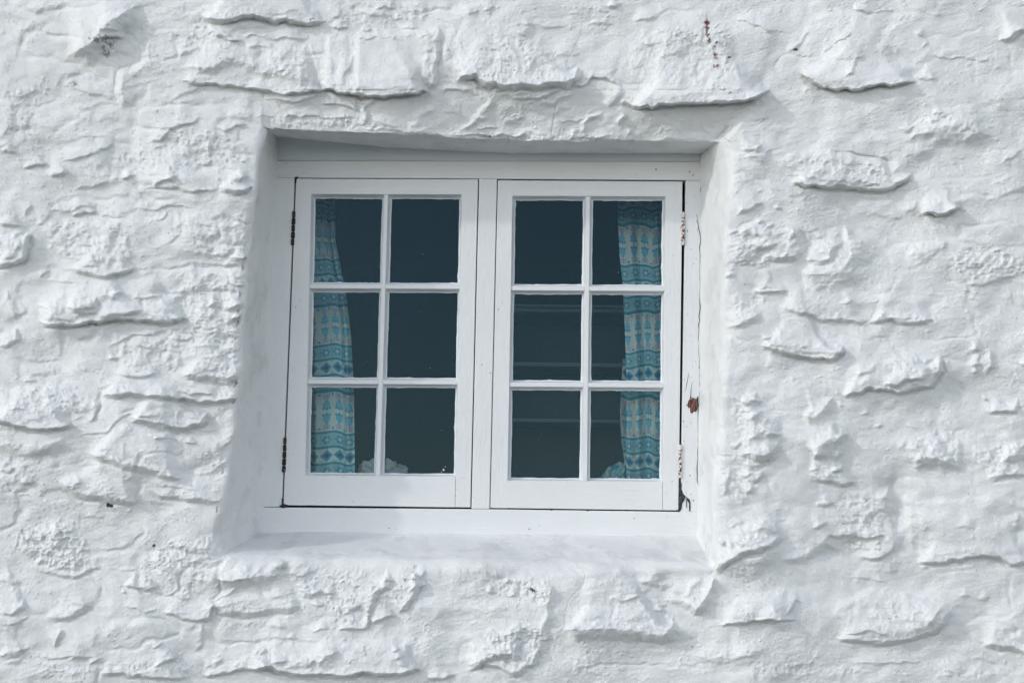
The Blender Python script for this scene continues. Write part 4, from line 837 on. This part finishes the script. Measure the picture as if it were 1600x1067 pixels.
for x, y, wd, hh in ((1025,265.2,1.6,2.6),(1077.5,268.6,1.4,3),(1083,274,1.3,2.4),(994.6,273,1,1.4),(1058.5,797.4,2.4,2.4),(861.8,796.3,2.6,2),(918.3,797.2,2.6,2),(827,826,2.4,1.4),(619,826,1.2,1.2),(608.5,824.5,2,1.2),(766,582.5,1.4,1.6),(711.4,774,1,3),(551.4,783,1.4,1),(447.5,255,1.4,1),(990.6,809.5,.8,3)):
    patch('paint_chip', [(x-wd/2,y+hh/2),(x-wd/2*.7,y-hh/2),(x+wd/2,y-hh/2*.8),(x+wd/2*.8,y+hh/2)], M_rot, FRONT-.0026 if y > 790 else FRONT-.0014, .002)
# lower board shelf inside
s0, s1 = U(420, 754, .3), U(1085, 760, .3)
bm = bmesh.new(); wbox(bm, s0.x, s1.x, DEEP+.001, DEEP+.16, s1.z-.03, s1.z-.004, .003); part('inner_sill', bm, M_putty)
zs = s1.z-.004

# ------------------------------------------------------------------ dim room behind
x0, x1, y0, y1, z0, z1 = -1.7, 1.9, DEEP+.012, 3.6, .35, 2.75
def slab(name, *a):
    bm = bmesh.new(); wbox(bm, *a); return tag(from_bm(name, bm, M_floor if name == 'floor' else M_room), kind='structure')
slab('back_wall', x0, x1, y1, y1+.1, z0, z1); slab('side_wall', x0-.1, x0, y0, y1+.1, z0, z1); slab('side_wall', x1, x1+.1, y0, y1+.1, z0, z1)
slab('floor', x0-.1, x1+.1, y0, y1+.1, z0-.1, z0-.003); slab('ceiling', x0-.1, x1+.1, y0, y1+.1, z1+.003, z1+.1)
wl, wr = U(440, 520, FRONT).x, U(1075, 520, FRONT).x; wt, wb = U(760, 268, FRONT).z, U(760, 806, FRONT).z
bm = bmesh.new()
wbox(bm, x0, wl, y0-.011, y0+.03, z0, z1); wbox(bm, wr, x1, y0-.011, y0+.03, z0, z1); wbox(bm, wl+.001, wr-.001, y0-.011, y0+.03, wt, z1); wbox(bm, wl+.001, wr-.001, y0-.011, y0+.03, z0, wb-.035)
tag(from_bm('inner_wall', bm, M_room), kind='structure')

# ------------------------------------------------------------------ printed curtains
def lin(c): return np.array([((v/255+.055)/1.055)**2.4 if v/255 > .04045 else v/255/12.92 for v in c])
CB, CT, CL, CP, CF, CD, CW = (np.array(c) for c in ((.82,.89,.83), (.38,.68,.70), (.07,.34,.46), (.52,.36,.56), (.10,.42,.62), (.07,.16,.30), (.88,.92,.9)))
def pattern(u, v):
    """printed bands: tulips, flowers, diamonds, flowers; in picture-pixel units"""
    v = np.mod(v, 135.); c = np.ones(u.shape+(3,))*CB
    def put(m, col, k=1.0): 
        m = np.clip(m, 0, 1)[..., None]*k; c[...] = c*(1-m)+col*m
    def sm(x, e=.7): return sst(-e, e, x)
    um = np.mod(u, 18.)-9.; uh = np.mod(u+9, 18.)-9.
    inT = v < 61
    for sgn, v0 in ((1, 20.), (-1, 42.)):
        y = (v-v0)*sgn                           # the cup opens towards +y
        cup = 6.2-np.abs(um)-.25*np.abs(y)**1.1*0
        body = sm(4.7*np.sqrt(np.clip(1-((y+0.5)/7.2)**2, 0, 1))*(1-.25*(y < -2))-np.abs(um))*(np.abs(y) < 7.2)
        put(body*inT, CF*1.15); put(sm(1.1-np.abs(np.abs(um)-2.2))*(np.abs(y) < 5)*inT, CT*1.2, .5); put(sm(1.0-np.abs(um))*(np.abs(y) < 6)*inT, CT*1.2, .35)
        tip = sm(1.6-np.hypot(um, y-7.2))+sm(1.7-np.hypot(np.abs(um)-4, y-5.8)); put(tip*inT, CF*.85)
        stem = sm(.9-np.abs(um))*(y < -8)*(y > -16); put(stem*inT, CP, .9)
        lf = sm(1.0-np.abs(np.abs(um)-(1+.8*np.mod(-y-8, 4.5))))*(y < -8)*(y > -16.5)*(np.abs(um) < 6.2); put(lf*inT, CP, .85)
        put(sm(1.7-np.hypot(uh, y+15.))*inT, CF*.8)
    for a, b_ in ((64, 84), (112, 132)):
        inb = (v >= a) & (v < b_); put(inb.astype(float), CT)
        y = v-(a+b_)/2; r = np.hypot(um, y); th = np.arctan2(y, um)
        put(sm(6.6*(.80+.22*np.cos(6*th))-r)*inb, CF); put(sm(2.5-r)*inb, CW*.9)
        put(sm(.6-np.abs(np.abs(uh)-1.6))*(np.abs(y) < 7)*inb, CP, .55)
    ind = (v >= 87) & (v < 109); y = v-98
    put(sm(9.2-np.abs(um)*1.08-np.abs(y))*ind, CF); put(sm(4.4-np.abs(um)-np.abs(y))*ind, CD)
    put(sm(4.0-np.abs(np.abs(uh))-np.abs(np.abs(y)-10)*.9)*ind, CT*1.1, .6)
    for a in (0, 62.5, 85.5, 110.5, 133.5): put(sm(1.75-np.abs(v-a)), CL)
    put(sm(1.75-np.abs(v-135)), CL)
    return c
def cloth(name, left_px, right_px, Yb, v_off, pleats, amp, label, u_off=0, ufac=1.25, ytop=276, ybot=764, ph=0., ncx=150, ncy=420, sway=0.0):
    yy = np.linspace(ytop, ybot, ncy); s = np.linspace(0, 1, ncx)
    lx = np.interp(yy, *zip(*[(b_, a) for a, b_ in left_px])); rx = np.interp(yy, *zip(*[(b_, a) for a, b_ in right_px]))
    PXx = lx[:, None]+(rx-lx)[:, None]*s[None]; PYy = yy[:, None]*np.ones(ncx)[None]
    SS = np.ones(ncy)[:, None]*s[None]; VV = (yy[:, None]-ytop)/(ybot-ytop)*np.ones(ncx)[None]
    warp = SS+.05*np.sin(SS*5+ph)+.03*np.sin(VV*4+SS*3)
    dep = amp*np.sin(2*np.pi*pleats*warp+ph+.5*np.sin(VV*3))*(.55+.45*VV)+amp*.35*np.sin(2*np.pi*pleats*2.3*warp+1.3*ph+VV*2)
    base = unproj(np.stack([PXx.ravel(), PYy.ravel()], 1), (Yb+.17*(1-VV)**1.6).ravel()).reshape(ncy, ncx, 3)   # leans back at the top, shaped so less light reaches it
    base[..., 1] += dep
    wid = (rx-lx).mean()*ufac
    uu = SS*wid+u_off; vv_ = PYy-v_off+2.8*np.sin(2*np.pi*pleats*warp+ph+.8)+1.5*np.sin(SS*4+VV*9)
    pc = pattern(uu, vv_)
    pc *= (1+.05*vn(PXx*8, PYy*8, 9, 600))[..., None]
    m = bpy.data.meshes.new(name); idx = np.arange(ncy*ncx).reshape(ncy, ncx)
    q = np.stack([idx[:-1, :-1], idx[1:, :-1], idx[1:, 1:], idx[:-1, 1:]], -1).reshape(-1, 4)
    m.from_pydata(base.reshape(-1, 3).tolist(), [], q.tolist())
    at = m.color_attributes.new('print', 'FLOAT_COLOR', 'POINT'); at.data.foreach_set('color', np.concatenate([pc, np.ones(pc.shape[:2]+(1,))], -1).astype(np.float32).ravel())
    o = link(name, m, M_cloth, None, base.reshape(-1, 3).mean(0), True)
    sol = o.modifiers.new('thickness', 'SOLIDIFY'); sol.thickness = .0012; sol.offset = 1
    return tag(o, label, 'curtain', 'printed curtains inside the window') if label else o
YC = DEEP+.035
cloth('curtain', [(474,270),(472,780)], [(524,270),(524,376),(537,442),(541,458),(549,530),(553,610),(555,700),(556.5,780)], YC, 478.5, 1.8, .020,
      'blue and white patterned curtain gathered behind the panes of the left casement', 8, 1.15, ph=.6)
curt = cloth('curtain', [(965,270),(966,354),(968,400),(973,447),(977,540),(979,600),(979,780)], [(1056,270),(1056,780)], YC, 352.5, 2.2, .018,
      'blue and white patterned curtain hanging behind the right panes of the right casement', 4, 1.1, ph=2.1)
tail = cloth('back_fold', [(973,560),(969,640),(971,690),(976,720),(960,764)], [(1020,560),(1020,764)], YC+.03, 352.5, 1.2, .012, None, 0, 1.2, ytop=560, ybot=764, ph=.3, ncx=60, ncy=180)
tail.parent = curt; tail.location = tail.location-curt.location; tail['label'] = 'fold of the curtain bulging out behind its straight edge'

# ------------------------------------------------------------------ things on the inner sill and in the room
def crumple(name, cx_, base_y, Yb, wpx, hpx, m, label, catn, seed, pat=False, dy=.05):
    c = unproj((cx_, base_y), Yb); sx = wpx*.00163/2; sz = hpx*.00163
    nu, nvv = 80, 34; V_ = []; C_ = []
    for j in range(nvv+1):
        for i in range(nu):
            th = 2*math.pi*i/nu; ph_ = (j/nvv)*math.pi/2
            V_.append((math.cos(th)*math.cos(ph_), math.sin(th)*math.cos(ph_), math.sin(ph_)))
    V_ = np.array(V_); nn = fbm(V_[:, 0]*40+V_[:, 1]*23, V_[:, 2]*40-V_[:, 1]*31, 14, seed, 3, .6); rid = 1-2*np.abs(vn(V_[:, 0]*50+V_[:, 2]*20, V_[:, 1]*50+V_[:, 2]*33, 13, seed+9))
    k = 1+.20*nn+.26*rid; tilt = 1-.35*V_[:, 0] if not pat else 1+.5*V_[:, 0]
    W3 = np.stack([c[0]+V_[:, 0]*sx*k, c[1]+V_[:, 1]*dy*k, np.maximum(zs+.0005+V_[:, 2]*sz*k*tilt, zs+.0005)], 1)
    m_ = bpy.data.meshes.new(name); f_l = []
    for j in range(nvv):
        for i in range(nu): f_l.append((j*nu+i, j*nu+(i+1) % nu, (j+1)*nu+(i+1) % nu, (j+1)*nu+i))
    m_.from_pydata(W3.tolist(), [], f_l)
    if pat:
        pc = pattern(V_[:, 0]*30+k*8, V_[:, 2]*40+V_[:, 1]*20+60); at = m_.color_attributes.new('print', 'FLOAT_COLOR', 'POINT'); at.data.foreach_set('color', np.concatenate([pc, np.ones((len(pc), 1))], -1).astype(np.float32).ravel())
    o = link(name, m_, m, None, (c[0], c[1], zs), True); return tag(o, label, catn)
M_tissue = simple('thin_white_cloth', (.52, .58, .59), .8)
crumple('crumpled_cloth', 604, 745, DEEP+.09, 80, 31, M_tissue, 'crumpled thin white cloth lying on the inner sill by the left curtain', 'cloth', 700)
crumple('patterned_cloth', 958, 752, DEEP+.085, 44, 27, M_cloth, 'small heap of patterned cloth on the inner sill beside the right curtain', 'cloth', 720, True, .04)
p0, p1 = U(858, 750, DEEP+.12), U(908, 750, DEEP+.12)
bk = thing('flat_box', 'pale flat box lying on the inner sill in the right casement', 'box', ((p0.x+p1.x)/2, DEEP+.12, zs))
bm = bmesh.new(); wbox(bm, p0.x, p1.x, DEEP+.095, DEEP+.15, zs+.0005, zs+.011, .001); from_bm('body', bm, M_tissue, bk, centre(bm))
bm = bmesh.new(); wbox(bm, p0.x-.002, p1.x+.002, DEEP+.093, DEEP+.152, zs+.0114, zs+.016, .0015); from_bm('lid', bm, M_tissue, bk, centre(bm))
# open shelves standing in the dark room
YS = 1.15
M_shelf = simple('pale_shelf_edge', (.24, .31, .32), .5); M_side = simple('dark_shelf_side', (.10, .13, .14), .7)
xa, xb = U(796, 560, YS).x, U(1062, 560, YS).x
sh_ = thing('shelf_unit', 'open shelf unit with pale shelf edges standing in the dark room behind the right casement', 'shelf', ((xa+xb)/2, YS, z0))
for y, th in ((478,.008),(485,.011),(569.5,.012),(657,.010)):
    z = U(880, y, YS).z; bm = bmesh.new(); wbox(bm, xa, xb, YS, YS+.28, z-th/2, z+th/2, .001); from_bm('shelf', bm, M_shelf, sh_, centre(bm))
zt = U(880, 474, YS).z
for xx in (xa-.022, xb+.002):
    bm = bmesh.new(); wbox(bm, xx, xx+.02, YS+.002, YS+.28, z0, zt, .001); from_bm('side_panel', bm, M_side, sh_, centre(bm))
bm = bmesh.new(); wbox(bm, xa, xb, YS+.281, YS+.291, z0, zt); from_bm('back_panel', bm, M_side, sh_, centre(bm))
